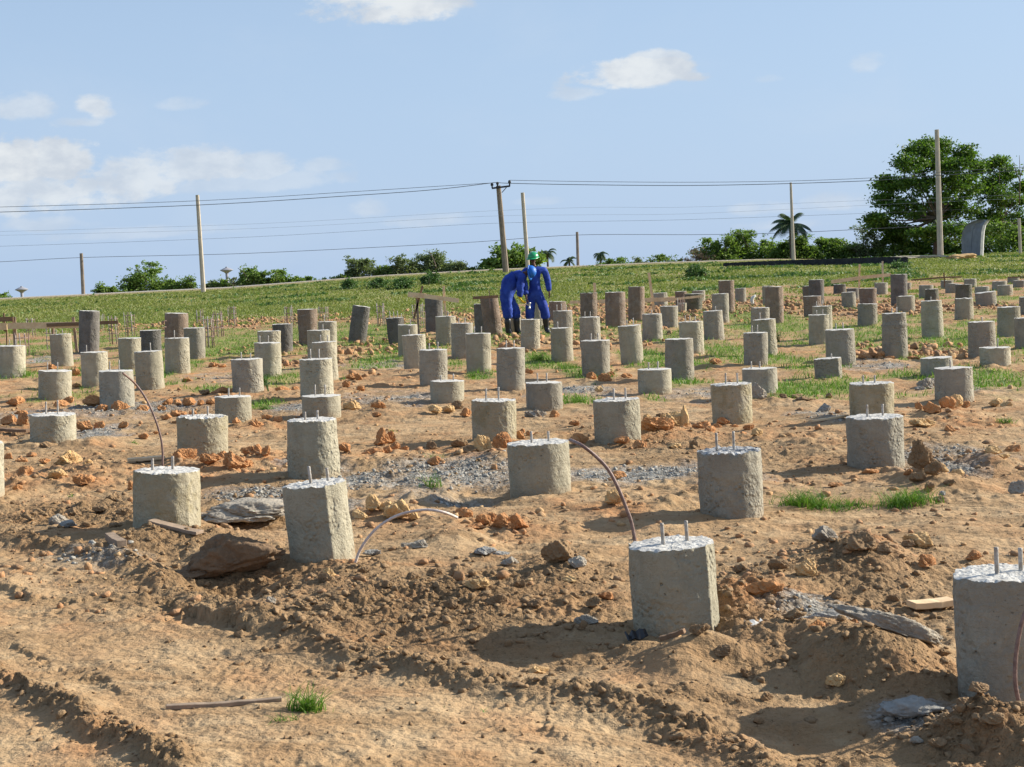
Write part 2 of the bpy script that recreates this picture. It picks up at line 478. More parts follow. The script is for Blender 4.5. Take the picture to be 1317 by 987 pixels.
M['bar'] = simple_mat('weathered_steel_bar', (.42,.40,.37), (.27,.23,.19), 40, .55, .5, 180, 0.0, .5, dist=.003)
M['rust'] = simple_mat('rusty_steel', (.22,.13,.10), (.34,.25,.22), 60, .7, .4, 150, dist=.003)
M['rod'] = simple_mat('dull_purple_brown_rod', (.16,.10,.085), (.26,.18,.155), 30, .5, .3, 120, dist=.003)
M['wood'] = simple_mat('new_timber', (.78,.58,.36), (.66,.46,.27), 7, .8, .3, 40)
M['oldwood'] = simple_mat('old_brown_timber', (.24,.15,.09), (.17,.11,.07), 9, .85, .4, 50)
M['greywood'] = simple_mat('greyed_timber', (.34,.25,.18), (.24,.18,.13), 14, .85, .5, 70, dist=.004)
M['clay'] = soil_mat('orange_clay', (.46,.215,.085), (.34,.15,.058), (.54,.30,.14))
M['yclay'] = soil_mat('yellow_clay', (.56,.37,.17), (.50,.31,.14), (.60,.42,.22))
M['soil'] = soil_mat('brown_soil', (.25,.16,.085), (.18,.11,.058), (.33,.22,.12))
M['rubble'] = soil_mat('grey_rubble', (.33,.29,.235), (.24,.205,.165), (.42,.375,.305))
M['asph'] = soil_mat('bluish_grey_lump', (.29,.28,.26), (.20,.195,.185), (.40,.38,.34))
M['gravel'] = soil_mat('grey_gravel', (.36,.34,.30), (.25,.24,.215), (.47,.44,.38))
M['shadesoil'] = soil_mat('shade_darkened_soil', (.20,.125,.07), (.15,.095,.055), (.27,.18,.11))  # darkened soil colour, stands in for shade on the sunlit boulder and slab
M['pink'] = simple_mat('scraped_pinkish_rod', (.50,.40,.36), (.62,.55,.5), 40, .5, .3, 120, dist=.003)
M['cole'] = simple_mat('blue_coverall_cloth', (.03,.075,.38), (.012,.035,.24), 5, .8, .5, 22, dist=.02)
M['skin'] = simple_mat('dark_brown_skin', (.115,.055,.034), None, 8, .55)
M['boot'] = simple_mat('black_rubber', (.018,.018,.022), None, 8, .4, spec=.5)
M['mud'] = simple_mat('mud_caked_sole', (.38,.34,.28), None, 30, .9)
M['hgreen'] = simple_mat('green_plastic', (.01,.30,.11), (.01,.27,.10), 3, .3, spec=.6)
M['hblue'] = simple_mat('blue_plastic', (.01,.13,.50), (.01,.11,.44), 3, .5, spec=.3)
M['glove'] = simple_mat('yellow_glove_cloth', (.72,.50,.03), (.62,.42,.03), 30, .85, .3)
M['steel'] = simple_mat('worn_white_steel', (.62,.62,.62), (.5,.5,.5), 20, .35, metal=.3)
M['pole'] = simple_mat('pale_concrete_pole', (.50,.44,.36), (.42,.37,.30), 2, .9, .2)
M['dpole'] = simple_mat('grey_weathered_pole', (.26,.21,.16), (.19,.155,.125), 2, .9, .3)
M['iron'] = simple_mat('dark_iron', (.05,.05,.055), None, 10, .6)
M['wire'] = simple_mat('grey_cable', (.16,.17,.19), None, 1, .6)
M['wirel'] = simple_mat('bare_aluminium_cable', (.42,.46,.52), None, 1, .5)
M['bark'] = simple_mat('tree_bark', (.16,.13,.10), (.11,.09,.07), 6, .95, .4)
M['tower'] = simple_mat('far_tower_concrete', (.30,.30,.33), (.27,.27,.30), .3, .9)
M['panel'] = simple_mat('grey_precast_panel', (.22,.23,.245), (.18,.185,.20), 2, .85, .2)
M['panelrim'] = simple_mat('pale_panel_rim', (.52,.52,.51), None, 4, .85)
M['black'] = simple_mat('black_shadeband', (.03,.03,.033), (.05,.05,.05), 3, .9, .6, 6, dist=.1)  # black colour stands in for shade on the low band under the bushes
M['plastic'] = simple_mat('black_plastic', (.02,.021,.025), None, 8, .35, spec=.5)
M['white'] = simple_mat('white_scrap', (.72,.71,.68), None, 12, .6)
M['cream'] = simple_mat('cream_scrap', (.58,.50,.38), (.5,.42,.3), 12, .8)
M['leafbig'] = leaf_mat('broad_green_leaves', (.035,.08,.012), (.085,.17,.022), (.20,.33,.045), .3, .8)
M['leafbush'] = leaf_mat('bush_leaves', (.09,.16,.035), (.15,.24,.05), (.22,.32,.06), .38, .9)
M['leafdim'] = leaf_mat('greyish_bush_leaves', (.10,.14,.06), (.15,.20,.09), (.21,.26,.11), .36, .9)
M['frond'] = leaf_mat('palm_fronds', (.04,.07,.035), (.06,.10,.045), (.10,.14,.06), .2, 1)
M['dry'] = leaf_mat('dry_leaves', (.30,.22,.13), (.36,.27,.16), (.42,.33,.2), .2, 1)
M['grass'] = leaf_mat('fresh_grass', (.075,.17,.02), (.12,.24,.03), (.19,.31,.05), .3, 3)
M['field'] = leaf_mat('field_grass', (.145,.19,.05), (.19,.225,.06), (.26,.27,.095), .3, .12)
M['weed'] = leaf_mat('weed_leaves', (.05,.11,.03), (.08,.16,.04), (.14,.22,.06), .25, 1)

def mixed_soil():
    m, nt, b = new_mat('mixed_clay'); t = NT(nt); co = t.n('ShaderNodeTexCoord').outputs['Object']
    r = t.n('ShaderNodeNewGeometry').outputs['Random Per Island']
    base = t.ramp(r, [(0, (.26,.165,.09)), (.35, (.36,.20,.10)), (.7, (.44,.225,.105)), (1, (.48,.33,.17))])
    base = t.mix(t.sstep(t.noise(co, 30, 4), .4, .7, 0, .5), base, (.33,.21,.12))
    t.link(base, b.inputs['Base Color']); t.link(t.bump(t.noise(co, 60, 4), .8, .01), b.inputs['Normal']); return m
M['claymix'] = mixed_soil()

def ground_material():
    m, nt, b = new_mat('earth_ground'); t = NT(nt)
    co = t.n('ShaderNodeTexCoord').outputs['Object']
    at_ = t.n('ShaderNodeAttribute', attribute_name='cover'); sp = t.n('ShaderNodeSeparateColor'); t.link(at_.outputs['Color'], sp.inputs[0])
    at2 = t.n('ShaderNodeAttribute', attribute_name='cover2'); sp2 = t.n('ShaderNodeSeparateColor'); t.link(at2.outputs['Color'], sp2.inputs[0])
    grass, gravel, clay = sp.outputs[0], sp.outputs[1], sp.outputs[2]
    rough, farf, road = sp2.outputs[0], sp2.outputs[1], sp2.outputs[2]
    nA = t.noise(co, .9, 5, .6); nB = t.noise(co, 4.5, 6, .62); nC = t.noise(co, 26, 5, .65); nD = t.noise(co, 120, 3, .6)
    st = t.n('ShaderNodeMapping'); st.inputs['Scale'].default_value = (.45, 2.2, 1); t.link(co, st.inputs[0])
    nS = t.noise(st.outputs[0], 2.2, 5, .6, .3)
    base = t.mix(t.sstep(nA, .36, .62), (.415,.285,.16), (.335,.215,.113))
    base = t.mix(t.sstep(nB, .42, .68, 0, .65), base, (.46,.335,.20))
    base = t.mix(t.sstep(nS, .48, .60, 0, .7), base, (.29,.185,.095))
    base = t.mix(t.math('MULTIPLY', t.sstep(nC, .45, .75, 0, .7), t.math('ADD', .25, t.math('ADD', rough, farf), clamp=True)), base, (.20,.12,.062))
    base = t.mix(t.sstep(t.noise(co, 1.7, 6, .68, .5), .52, .66, 0, .5), base, (.30,.18,.09))
    base = t.mix(t.sstep(nD, .55, .75, 0, .3), base, (.19,.125,.075))
    # freshly turned soil is browner
    base = t.mix(t.math('MULTIPLY', rough, .9, clamp=True), base, t.mix(t.sstep(nC, .35, .65), (.19,.115,.058), (.28,.18,.095)))
    cl = t.mix(t.sstep(nB, .35, .7), (.43,.225,.105), (.36,.175,.075))
    cm = t.math('MULTIPLY', clay, t.sstep(nB, .34, .6), clamp=True)
    base = t.mix(cm, base, cl)
    gv = t.n('ShaderNodeTexVoronoi'); gv.inputs['Scale'].default_value = 46; t.link(co, gv.inputs['Vector'])
    gs = t.n('ShaderNodeSeparateColor'); t.link(gv.outputs['Color'], gs.inputs[0])
    gcol = t.ramp(gs.outputs[0], [(0, (.11,.105,.095)), (.6, (.25,.24,.215)), (1, (.40,.385,.35))])
    base = t.mix(t.math('MULTIPLY', gravel, t.sstep(nC, .25, .5), clamp=True), base, gcol)
    gr = t.mix(t.sstep(t.noise(co, .5, 5, .6), .36, .64), (.19,.21,.06), (.26,.255,.085))
    gr = t.mix(t.sstep(t.noise(co, 3.5, 5, .7), .5, .7, 0, .7), gr, (.13,.17,.045))
    ymap = t.n('ShaderNodeMapping'); ymap.inputs['Scale'].default_value = (.05, .16, 1); t.link(co, ymap.inputs[0])
    gr = t.mix(t.sstep(t.noise(ymap.outputs[0], 1.6, 5, .65), .48, .62, 0, .7), gr, (.33,.25,.13))
    base = t.mix(t.math('MULTIPLY', grass, .93), base, gr)
    base = t.mix(road, base, (.44,.42,.39))
    t.link(base, b.inputs['Base Color'])
    h = t.math('ADD', t.math('MULTIPLY', nC, 1.2), t.math('MULTIPLY', nD, .5))
    h = t.math('ADD', h, t.math('MULTIPLY', t.math('MULTIPLY', t.voro(co, 40), rough), -.9))
    h = t.math('ADD', h, t.math('MULTIPLY', t.math('MULTIPLY', gv.outputs['Distance'], gravel), -1.2))
    h = t.math('MULTIPLY', h, t.math('ADD', .28, t.math('MULTIPLY', t.math('ADD', rough, farf, clamp=True), .8)))
    bn1 = t.bump(h, 1.0, .022)
    h2 = t.math('ADD', t.math('MULTIPLY', nB, 1), t.math('MULTIPLY', nS, 1.2))
    bn2 = t.bump(h2, .7, .07, bn1)
    t.link(bn2, b.inputs['Normal'])
    b.inputs['Roughness'].default_value = .95; b.inputs['Specular IOR Level'].default_value = .15
    return m

# ------------------------------------------------------------------ ground sheet
def build_ground():
    dense = np.arange(-.385, .385, .00105)
    side = np.concatenate([np.linspace(.385, .75, 110)[1:], np.linspace(.75, math.pi, 60)[1:]])
    ang = np.concatenate([-side[::-1], dense, side])
    ang = np.concatenate([[.0], ang])[1:]
    rad = np.concatenate([[.02], np.geomspace(.4, 3.9, 60), np.geomspace(3.9, 16, 900)[1:], np.geomspace(16, 60, 460)[1:],
                          np.geomspace(60, 118, 110)[1:], np.linspace(118, 130, 40)[1:], np.geomspace(130, 4200, 70)[1:]])
    A, Rr = np.meshgrid(ang, rad)
    X = (Rr*np.sin(A)).ravel(); Y = (Rr*np.cos(A)).ravel()
    Z = ground_h(X, Y)
    na, nr = len(ang), len(rad)
    i = np.arange(nr-1)[:, None]*na; j = np.arange(na-1)[None, :]
    a = (i+j).ravel()
    F = np.stack([a, a+1, a+1+na, a+na], 1)
    o = mesh('ground', np.stack([X, Y, Z], 1), F, ground_material(), None, True)
    # normals up
    me = o.data
    g = green_mask(X, Y)
    v = esum(_GV, X, Y, 'max', .8); c = esum(_CL, X, Y, 'max', .8)
    n = fbm(X*2.2, Y*1.6, 3, 61)
    v = np.clip(v*1.25+.7*n-.1, 0, 1)*(v > .1)
    # loose scattering of clay further back
    c = np.clip(np.maximum(c, .55*sstep(14, 26, Y))+.6*n, 0, 1)
    g = g*(1-.8*sstep(.3, .8, v)*(Y < 55))
    r = rough_mask(X, Y)*(Y < 60)
    road = sstep(CREST_Y-1.0, CREST_Y-.3, Y)*sstep(CREST_Y+6, CREST_Y+5.4, Y)*sstep(24, 16, X)
    # dirt track on the right of the crest
    tr = np.clip(1-np.abs(Y-(CREST_Y-6))/3, 0, 1)*sstep(22, 27, X)*.9
    g = g*(1-road)*(1-tr*.9)
    for nm, ch in (('cover', (g, v, c)), ('cover2', (r, sstep(30, 60, Y), road))):
        ca = me.color_attributes.new(nm, 'FLOAT_COLOR', 'POINT')
        buf = np.ones((len(X), 4), dtype=np.float32)
        for k in range(3): buf[:, k] = ch[k]
        ca.data.foreach_set('color', buf.ravel())
    tag(o, kind='structure')
    return o
GROUND = build_ground()
# ------------------------------------------------------------------ concrete piles
GP = 'concrete piles standing over the building site'
def pile(row, kind, label, bars=(), corner=None, ring=None, topkind='top', chip=1.0, rough=1.0, two=None):
    xl, xr, yt, xl2, xr2, yb = row
    C0 = gp((xl2+xr2)/2, yb); d = C0[1]
    R1 = (xr2-xl2)/2*d/FOC; d += R1; R1 = (xr2-xl2)/2*d/FOC
    mid = at((xl2+xr2)/2, yb, d)
    bz = float(base_h(mid[0], d)); B = Vector((mid[0], d, bz))
    T = at((xl+xr)/2, yt, d); R0 = (xr-xl)/2*d/FOC
    T = Vector(T)
    px_w = (xr-xl)*1024/1317
    near = px_w > 40; medium = px_w > 20
    root = empty('concrete_pile', B, label, 'pile', GP)
    axis = T-B; L = axis.length; ax = axis/L
    nth = 128 if near else (56 if medium else 28)
    nz = 70 if near else (26 if medium else 12)
    bury = .4
    ux = Vector((1,0,0)); ux = (ux-ax*ux.dot(ax)).normalized(); uy = ax.cross(ux)
    seed = random.randint(0, 9999)
    th = np.linspace(0, 2*math.pi, nth, endpoint=False)
    zs = np.concatenate([[-bury], np.linspace(-.06, L, nz)])
    TH, ZZ = np.meshgrid(th, zs)
    f = np.clip(ZZ/L, -.3, 1)
    R = R1*(1-f)+R0*f
    # seamless noise around the shaft
    cs, sn = np.cos(TH)*.2, np.sin(TH)*.2
    amp = .9 if near else .8
    if corner is not None:
        for (c, k, w) in corner:
            dth = np.abs((TH-c+math.pi) % (2*math.pi)-math.pi)
            R = R*(1+k*np.exp(-dth/w)) * (1-.35*k)
    nn = fbm(cs*6+ZZ*1.5+seed, sn*6-ZZ*2.2, 3, seed)*.006 + fbm(cs*20+ZZ*4, sn*20+ZZ*14+seed, 3, seed+5)*.0022
    if near:
        pitm = np.clip(fbm(cs*9+seed, sn*9+ZZ*4, 2, seed+9)*1.5, 0, 1)
        nn -= .005*pitm*np.clip(.42-worley(cs*60+ZZ*17+seed, ZZ*46+sn*50, seed), 0, 1)*2.2
        # small chips along the upper rim
        nn -= np.exp(-(L-ZZ)/.012)*np.clip(fbm(cs*30+seed, sn*30, 3, seed+3), 0, 1)*.02*chip
    R = R+nn*amp*rough
    if ring:
        for rz in (ring if hasattr(ring, '__len__') else (ring,)):
            R = R + .012*np.exp(-((ZZ-rz*L)/.012)**2)
    if two:   # a step in thickness part way up
        R = np.where(ZZ > two*L, R*.965, R)
    P = (np.array(ax)[None,None]*ZZ[...,None] + np.array(ux)[None,None]*(R*np.cos(TH))[...,None] + np.array(uy)[None,None]*(R*np.sin(TH))[...,None])
    # uneven rim
    rimn = fbm(np.cos(th)*2+seed, np.sin(th)*2, 3, seed+7)*.008*chip + (fbm(np.cos(th)*8+seed, np.sin(th)*8, 3, seed+8)*.005*chip if near else 0)
    P[-1] += np.array(ax)[None]*rimn[:,None]
    V = P.reshape(-1, 3); nr = len(zs)
    F = []
    for i in range(nr-1):
        o = i*nth
        for k in range(nth):
            k2 = (k+1) % nth
            F.append((o+k, o+k2, o+nth+k2, o+nth+k))
    sh = mesh('shaft', V, F, M[kind], root, True)
    # broken-off top surface
    nt_ = 18 if near else (4 if medium else 2)
    TV = [P[-1]]
    for r in range(1, nt_+1):
        q = 1-r/nt_
        ring_ = P[-1]*1.0
        cen = np.array(ax*L)
        w_ = np.clip((q-.8)/.2, 0, 1)**2; rm_ = float(np.mean(np.linalg.norm(P[-1]-cen, axis=1)))
        circ = cen + (np.array(ux)[None]*np.cos(th)[:,None]+np.array(uy)[None]*np.sin(th)[:,None])*np.linalg.norm(ring_-cen, axis=1)[:,None]
        ring_ = ring_*w_+circ*(1-w_)
        v = cen + (ring_-cen)*q
        hh = (fbm(np.cos(th)*q*4+seed, np.sin(th)*q*4, 4, seed+11, .6)*.0045*chip + (.003*chip if near else .004))*(1 if r > 0 else 0)
        v = v + np.array(ax)[None]*(hh*(min(r,2)/2))[:,None] if r < nt_ else np.repeat(cen[None]+np.array(ax)[None]*.004, nth, 0)
        TV.append(v)
    TVv = np.concatenate(TV); TF = []
    for i in range(nt_):
        o = i*nth
        for k in range(nth):
            k2 = (k+1) % nth
            TF.append((o+k, o+k2, o+nth+k2, o+nth+k))
    if medium or near:
        mesh('top_face', TVv, TF, M[topkind], root, False if near else True)
    else:
        n0 = len(sh.data.vertices)
        me = sh.data
        allV = np.concatenate([V, TVv]); allF = F+[tuple(i+n0 for i in f_) for f_ in TF]
        m2 = bpy.data.meshes.new('shaft'); m2.from_pydata([tuple(map(float, v)) for v in allV], [], allF)
        m2.materials.append(M[kind]); m2.materials.append(M[topkind])
        mi = np.zeros(len(allF), dtype=np.int32); mi[len(F):] = 1
        m2.polygons.foreach_set('material_index', mi)
        m2.polygons.foreach_set('use_smooth', np.array([1]*len(F)+[0]*len(TF), dtype=bool)); m2.update()
        sh.data = m2; bpy.data.meshes.remove(me)
    for bi, (bx_, by_) in enumerate(bars):
        tp = Vector(at(bx_, by_, d+(.02 if bi % 2 else -.03)))-B
        bt = tp - ax*((tp-ax*L).dot(ax)+.03)
        bt.x = tp.x - ax.x*(tp.z-bt.z) + .0
        rr = .0085 if px_w > 20 else .009
        mb = MB()
        n = 14 if near else 4
        pts = [bt.lerp(tp, i/n) for i in range(n+1)]
        mb.tube(pts, [rr*(1+(.10 if (i % 2 and near) else 0)) for i in range(n+1)], 10 if near else 6)
        mb.build('steel_bar', M['bar'], root, True)
    return root

P_ = pile
# foreground
P_((804,921,699,812,931,829),'P','large pale pile front centre-right with two tall steel bars and one sharp pitted right-hand corner',[(851,673),(882,670)],corner=[(-.86,.15,.11)],rough=1.0)
P_((1226,1352,737,1233,1358,918),'G','largest concrete pile, cut by the right edge, white broken top with two bars',[(1281,704),(1312,705)],corner=[(-2.9,.05,.2)],rough=1.1)
P_((360,447,622,372,460,728),'P','pale leaning pile with a sharp vertical edge down its front, beside the pale bent rod',[(397,600),(420,602)],corner=[(-1.15,.13,.14)])
P_((172,257,605,172,260,694),'Y','olive-yellow pile with a ragged vertical seam near its right side, nearest pile on the left',[(196,590),(222,587)],corner=[(-.72,.045,.05)],rough=1.2)
P_((652,731,569,656,735,641),'P','smooth tapering pale pile beside the grey gravel patch in the middle foreground',[(683,555),(705,555)])
P_((896,979,580,901,983,671),'G','pile with a rough dark broken top and two tall bars, right of the arching rod',[(921,557),(943,555)],topkind='topdark',chip=1.8)
P_((1088,1161,536,1091,1163,607),'G','wide grey pile in front of another pile, left of the tall clay stump',[(1115,521),(1135,520)],rough=1.3)
P_((606,664,515,607,665,570),'Y','yellowish pile with streaked right side behind the biggest orange clay block',[(625,500),(641,498)],corner=[(-.95,.05,.12)])
P_((762,822,514,765,826,576),'P','pale pile with two bars, orange clods at its right foot, beside the dark rod tip',[(789,500),(804,499)])
P_((228,292,536,229,294,597),'Y','wide yellowish pile cracked near its top, with a row of orange clods at its foot',[(248,526),(267,523)],rough=1.3,chip=1.6)
P_((369,433,540,371,438,618),'P','tall pale pile with a brown patch on its front, directly behind the sharp-edged leaning pile',[(392,530),(408,528)])
P_((39,97,533,40,98,573),'P','short wide pale pile near the left edge, two thin bars, beside a grey rubble heap',[(59,517),(74,515)])
P_((276,323,510,277,324,546),'P','short pale pile standing alone just behind the cracked yellowish pile',[(294,499),(308,499)])
P_((388,438,509,389,439,540),'P','short pile in the stacked column, squeezed between the brown-patched pile and a wider one',[(405,495),(418,495)])
P_((914,966,494,917,968,549),'Y','yellowish pile with two bars and a clod heap at its foot, right of the boulders',[(933,480),(948,480)])
P_((1092,1149,493,1094,1150,549),'Y','wide yellowish pile half hidden behind the grey pile left of the clay stump',[(1110,483),(1125,483)])
P_((676,723,492,677,724,528),'G','short grey pile with two bars and a pale rock at its left foot',[(691,480),(703,480)])
P_((553,597,490,554,597,521),'P','short pale pile in front of a taller one, left of the streaked yellowish pile',[(567,483),(583,481)])
P_((820,863,475,821,864,509),'P','low pale pile standing free in front of the two tall piles with grass between',[(834,466),(846,465)])
P_((954,999,474,956,1000,513),'G','short pale-grey pile with a knobbly grey rock leaning at its left foot',[(966,465),(977,465)])
P_((1202,1250,473,1203,1252,519),'G','grey pile with a fan of clods at its foot and grass to its right',[(1222,463)])
P_((1184,1224,460,1185,1226,488),'G','low grey pile peeking out behind the grey pile with the fan of clods',[])
P_((1260,1299,447,1261,1299,476),'P','low pale pile with a thin bar on the right, in front of a taller pile',[(1283,435)])
P_((1045,1083,461,1047,1085,489),'G','low boxy grey pile with a flat left face and one sharp edge',[(1069,455)],corner=[(-.95,.16,.12),(-2.75,.12,.12)])
# second ranks, left
P_((-2,32,445,-1,33,489),'P','pale pile at the very left edge with grass round its foot',[(12,437),(20,437)])
P_((64,91,430,67,95,473),'P','pale pile leaning slightly left under the timber rail on the left',[(72,424),(80,424)])
P_((102,128,400,101.5,127,456),'D','tall brownish-grey pile with a dark diagonal mark, tallest on the left by the timber rail',[],two=.96)
P_((104,138,453,106,139,497),'P','pale pile directly in front of the tall one with the dark diagonal mark',[(111,444)])
P_((50,91.5,477,50,92,517),'P','pale pile near the left edge with an orange clod showing behind its two bars',[(61,466),(74,466)])
P_((128,171,477,129,173,528),'G','pale grey pile touched by the tip of the long bent rod, clods at its foot',[(141,465),(153,463)])
P_((152,181,435,154,182,476),'P','pale pile half hidden behind the slender pile with a single bar, on the left',[])
P_((180,207,425,182,208,458),'D','dark charcoal pile with clods on top behind two pale piles on the left',[])
P_((173,208,452,176,212,503),'P','tall slender very pale pile with one bar, flaring towards its foot, on the left',[(193,441)])
P_((212,242,403,212,242,446),'B','brown rust-stained pile with a small iron loop on its left side',[],two=.93)
P_((236,263,422,238,264,463),'G','grey pile overlapping the right side of the brown pile with the iron loop',[])
P_((212,243,435,213,245,482),'P','pale pile with one bar directly in front of the brown pile with the iron loop',[(224,425)])
P_((331,361,426,333,361,460),'P','pale pile behind a wider one, left of the slim dark pile, only its top showing',[])
P_((327,361,441,328,362,487),'P','pale two-barred pile with a leafy weed at its foot, left of the stacked column',[(334,432),(345,432)])
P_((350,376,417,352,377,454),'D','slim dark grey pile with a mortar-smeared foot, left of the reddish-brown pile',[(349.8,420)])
P_((297,337,462,300,339,510),'G','rough pitted grey pile with two thin bars and a weed at its right',[(310,453),(322,454)],rough=1.8)
P_((382,408,398,385,409,447),'B','reddish-brown pile with a pale rim at the top right',[])
P_((409,433,414,410,434,458),'P','pale pile farthest back in the stacked column, right of the reddish-brown pile',[(417,405)])
P_((395,424,425,396,426,474),'P','pale pile third from the back of the stacked column, with a single bar',[(415,417)])
P_((401,432,440,404,436,491),'P','pale pile with a brightly lit right side low in the stacked column',[(412,431),(421,431)])
P_((385,427,462,387,430,517),'P','wide pale pile with two bars standing in the middle of the stacked column',[(399,449),(410,449)])
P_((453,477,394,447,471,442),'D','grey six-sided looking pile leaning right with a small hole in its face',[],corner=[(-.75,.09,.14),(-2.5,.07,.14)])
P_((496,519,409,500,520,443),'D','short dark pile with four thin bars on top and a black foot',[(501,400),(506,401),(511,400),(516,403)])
P_((512,537,418,512,537,460),'P','pale pile tucked behind and left of a taller-bodied pale pile with one bar',[(528,411)])
P_((517,547,431,520,549,476),'P','pale pile with one bar whose left shoulder covers another pile, left of centre',[(526,424)])
P_((539,575,450,540,576,497),'G','grey two-barred pile with a notch low on its right, left of the small tuft',[(552,442),(563,440)])
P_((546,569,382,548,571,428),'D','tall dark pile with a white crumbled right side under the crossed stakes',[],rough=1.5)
P_((560,586,407,561,587,447),'P','pale pile directly in front of the tall dark one with the crumbled white side',[(568,399),(576,400)])
P_((580,608,416,581,609,462),'G','grey pile with short bars, overlapped by the taller pale pile with grass at its foot',[(590,409),(598,409)])
P_((599,631,429,600,632,481),'P','smooth pale pile with a grass tuft at its foot, left of the bending worker',[(610,420),(619,420)])
P_((638,675,448,640,676,503),'G','large mottled grey pile with two bars just in front of the bending worker',[(651,438),(661,438)],rough=1.5)
P_((617,640,382,624,647,432),'B','pale brown pile leaning left with a timber across its top, left of the bending worker',[])
P_((609,630,391,611,632,428),'D','dark pile hidden behind the leaning pile under the timber',[])
P_((669.5,694,411,670,695,450),'P','pale pile hiding the shins of the standing worker',[])
P_((681,697,387,683,702,424),'P','pale pile seen between the legs of the standing worker',[])
P_((656,670,400,657,671,430),'G','grey pile behind the boots of the bending worker',[])
P_((711,736,400,712,737,441),'G','grey pile with bars right of the standing worker, behind a lower pale pile',[(716,392),(722,391),(728,392)])
P_((708,735,422,709,738,466),'P','pale pile with one white-edged top, nearest in the pair right of the standing worker',[(717,414)])
P_((706,728,388,706,728,412),'B','short wide brown pile far behind the pair right of the standing worker',[])
P_((746,768,377,747,768,416),'B','brown-grey pile with a pale ring round its middle and a stake behind it',[],ring=.42)
P_((745,771.5,408,746,773,448),'G','grey pile with two bars in front of the ringed brown pile',[(752,401),(759,401)])
P_((747,784,438,749,785,486),'G','wide grey pile with two bars nearest in the column below the ringed brown pile',[(760,429),(769,429)])
P_((778,804,376,779,805,421),'B','thick brown-grey pile left of the tallest round brown one, right of the ringed pile',[])
P_((808,829,369,808,829,414),'B','tall straight brown pile with a pale rim, left of the leaning stake',[])
P_((794.5,824,419,799,828,469),'P','very pale pile leaning left with two bars, brightest in the middle ground',[(806,412),(814,409)])
P_((826,851,404,826,853,440),'G','smooth grey pile that widens downwards, right of the bright leaning pale pile',[(838,399)])
P_((849,872,394,850,872,423),'G','small grey pile with a pale band round it, just right of the leaning stake',[],ring=.55)
P_((840,858,377,841,859,395),'G','short far grey pile crossed by the far timber rail, behind the leaning stake',[],ring=.5)
P_((873,904,414,875,906,456),'P','pale pile with three short bars behind the wide mottled pile',[(881,406),(887,406),(894,407)])
P_((855,891,436,856,893,490),'G','wide mottled brownish-grey pile with a white scar near the top, centre-right',[],rough=1.4)
P_((868,883,375,869,883,398),'B','small brown pile at the left of the far cluster of four squat piles',[])
P_((873,883,390,873,883,402),'P','tiny pale stub in front of the far cluster of four squat piles',[])
P_((880,904,378,883,903,400),'M','squat mossy pile wider at the top, in the middle of the far cluster',[])
P_((890,907,374,891,907,388),'G','grey pile at the back right of the far cluster of squat piles',[])
P_((915,937,378,917,938,416),'G','grey pile with a pale cap and wire tie in front of the tall brown one',[],ring=(.45,.5))
P_((924,944,361,925,945,403),'B','tall dark-brown pile, highest of the far ones in the centre-right',[])
P_((945,959,371,946,960,389),'G','short grey pile immediately right of the tallest dark-brown one',[])
P_((904,929,400,906,932,441),'G','smooth grey pile with a mortar skirt at its foot, below the tall dark-brown one',[(920,394)])
P_((984,1007,369,985,1008,417),'B','big reddish-brown pile right of the curved white scrap',[])
P_((980,995,368,981,996,393),'P','pale pile showing only a sliver left of the big reddish-brown one',[])
P_((966,989.5,396,966,990,436),'G','grey pile behind two others in front of the big reddish-brown one',[])
P_((967,997,411,970,1000,458),'P','bright pale pile with one bar in the middle of the group of three',[(977,402)])
P_((956,987,428,957,988,472),'G','mottled grey pile with two bars, nearest in the group of three right of centre',[(967,419),(974,418)],rough=1.4)
P_((1032,1046,368,1033,1047,388),'M','small dark pile peeking out left of the far pile with a dark left half',[])
P_((1040,1059.5,360,1041,1060,393),'D','far tall pile with a dark left half and pale right half',[])
P_((1033,1056,381,1034,1056,409),'B','dark-brown pile with a white left edge in front of the far half-dark one',[])
P_((1045,1069.5,394,1046,1071,437),'P','pale pile with bars behind the flat-looking pale pile with a white rim',[(1050,388),(1057,387)])
P_((1040,1066,405,1040.5,1067,446),'P','flat-looking pale pile with a white rim and two bars, left of the wide dark-faced pile',[(1050,399),(1058,398)])
P_((1061,1098,424,1063,1101,471),'G','wide pile with a dark brown face and lit right side behind the low boxy pile',[(1075,416),(1084,415)])
P_((1072,1087.5,366,1072,1088,378),'D','short far grey pile below the left end of the new timber rail',[])
P_((1089,1104,371,1089,1104.5,386),'D','short far grey pile just left of the brown one under the timber rail',[])
P_((1082,1100,376,1083,1101,396),'G','squat grey pile in front of two smaller ones under the timber rail',[])
P_((1105,1127,371,1106,1127,403),'B','dark-brown pile standing behind a grey one of the same width, under the timber rail',[])
P_((1103.5,1128,391,1103,1128,420),'G','grey pile with a jagged white upper edge in front of the dark-brown one',[],ring=.93,chip=2)
P_((1125,1141.5,364,1125,1141.5,379),'G','far pile with a pale ring, directly under the right-hand stake of the timber rail',[],ring=.6)
P_((1145.5,1166.5,353,1146,1167,394),'D','tall dark-grey pile at the right end of the new timber rail',[])
P_((1153,1176,381,1153.5,1177,402),'P',"short pale pile in front of the tall dark one at the timber rail's end",[])
P_((1160,1172,364,1160,1172,373),'G',"tiny far pile just right of the tall dark one at the timber rail's end",[])
P_((1134,1165.5,403,1135,1168,462),'G','large pile with a light collar above a darker body, clods at its left foot',[(1147,396),(1153,395)],two=.74,ring=.74)
P_((1182,1200,367,1182,1200,384),'G','far grey pile left of the narrower one, behind the pile with a thin collar',[])
P_((1190,1206.5,372,1190,1207.5,388),'M','narrow greenish far pile directly behind the pile with a thin collar',[])
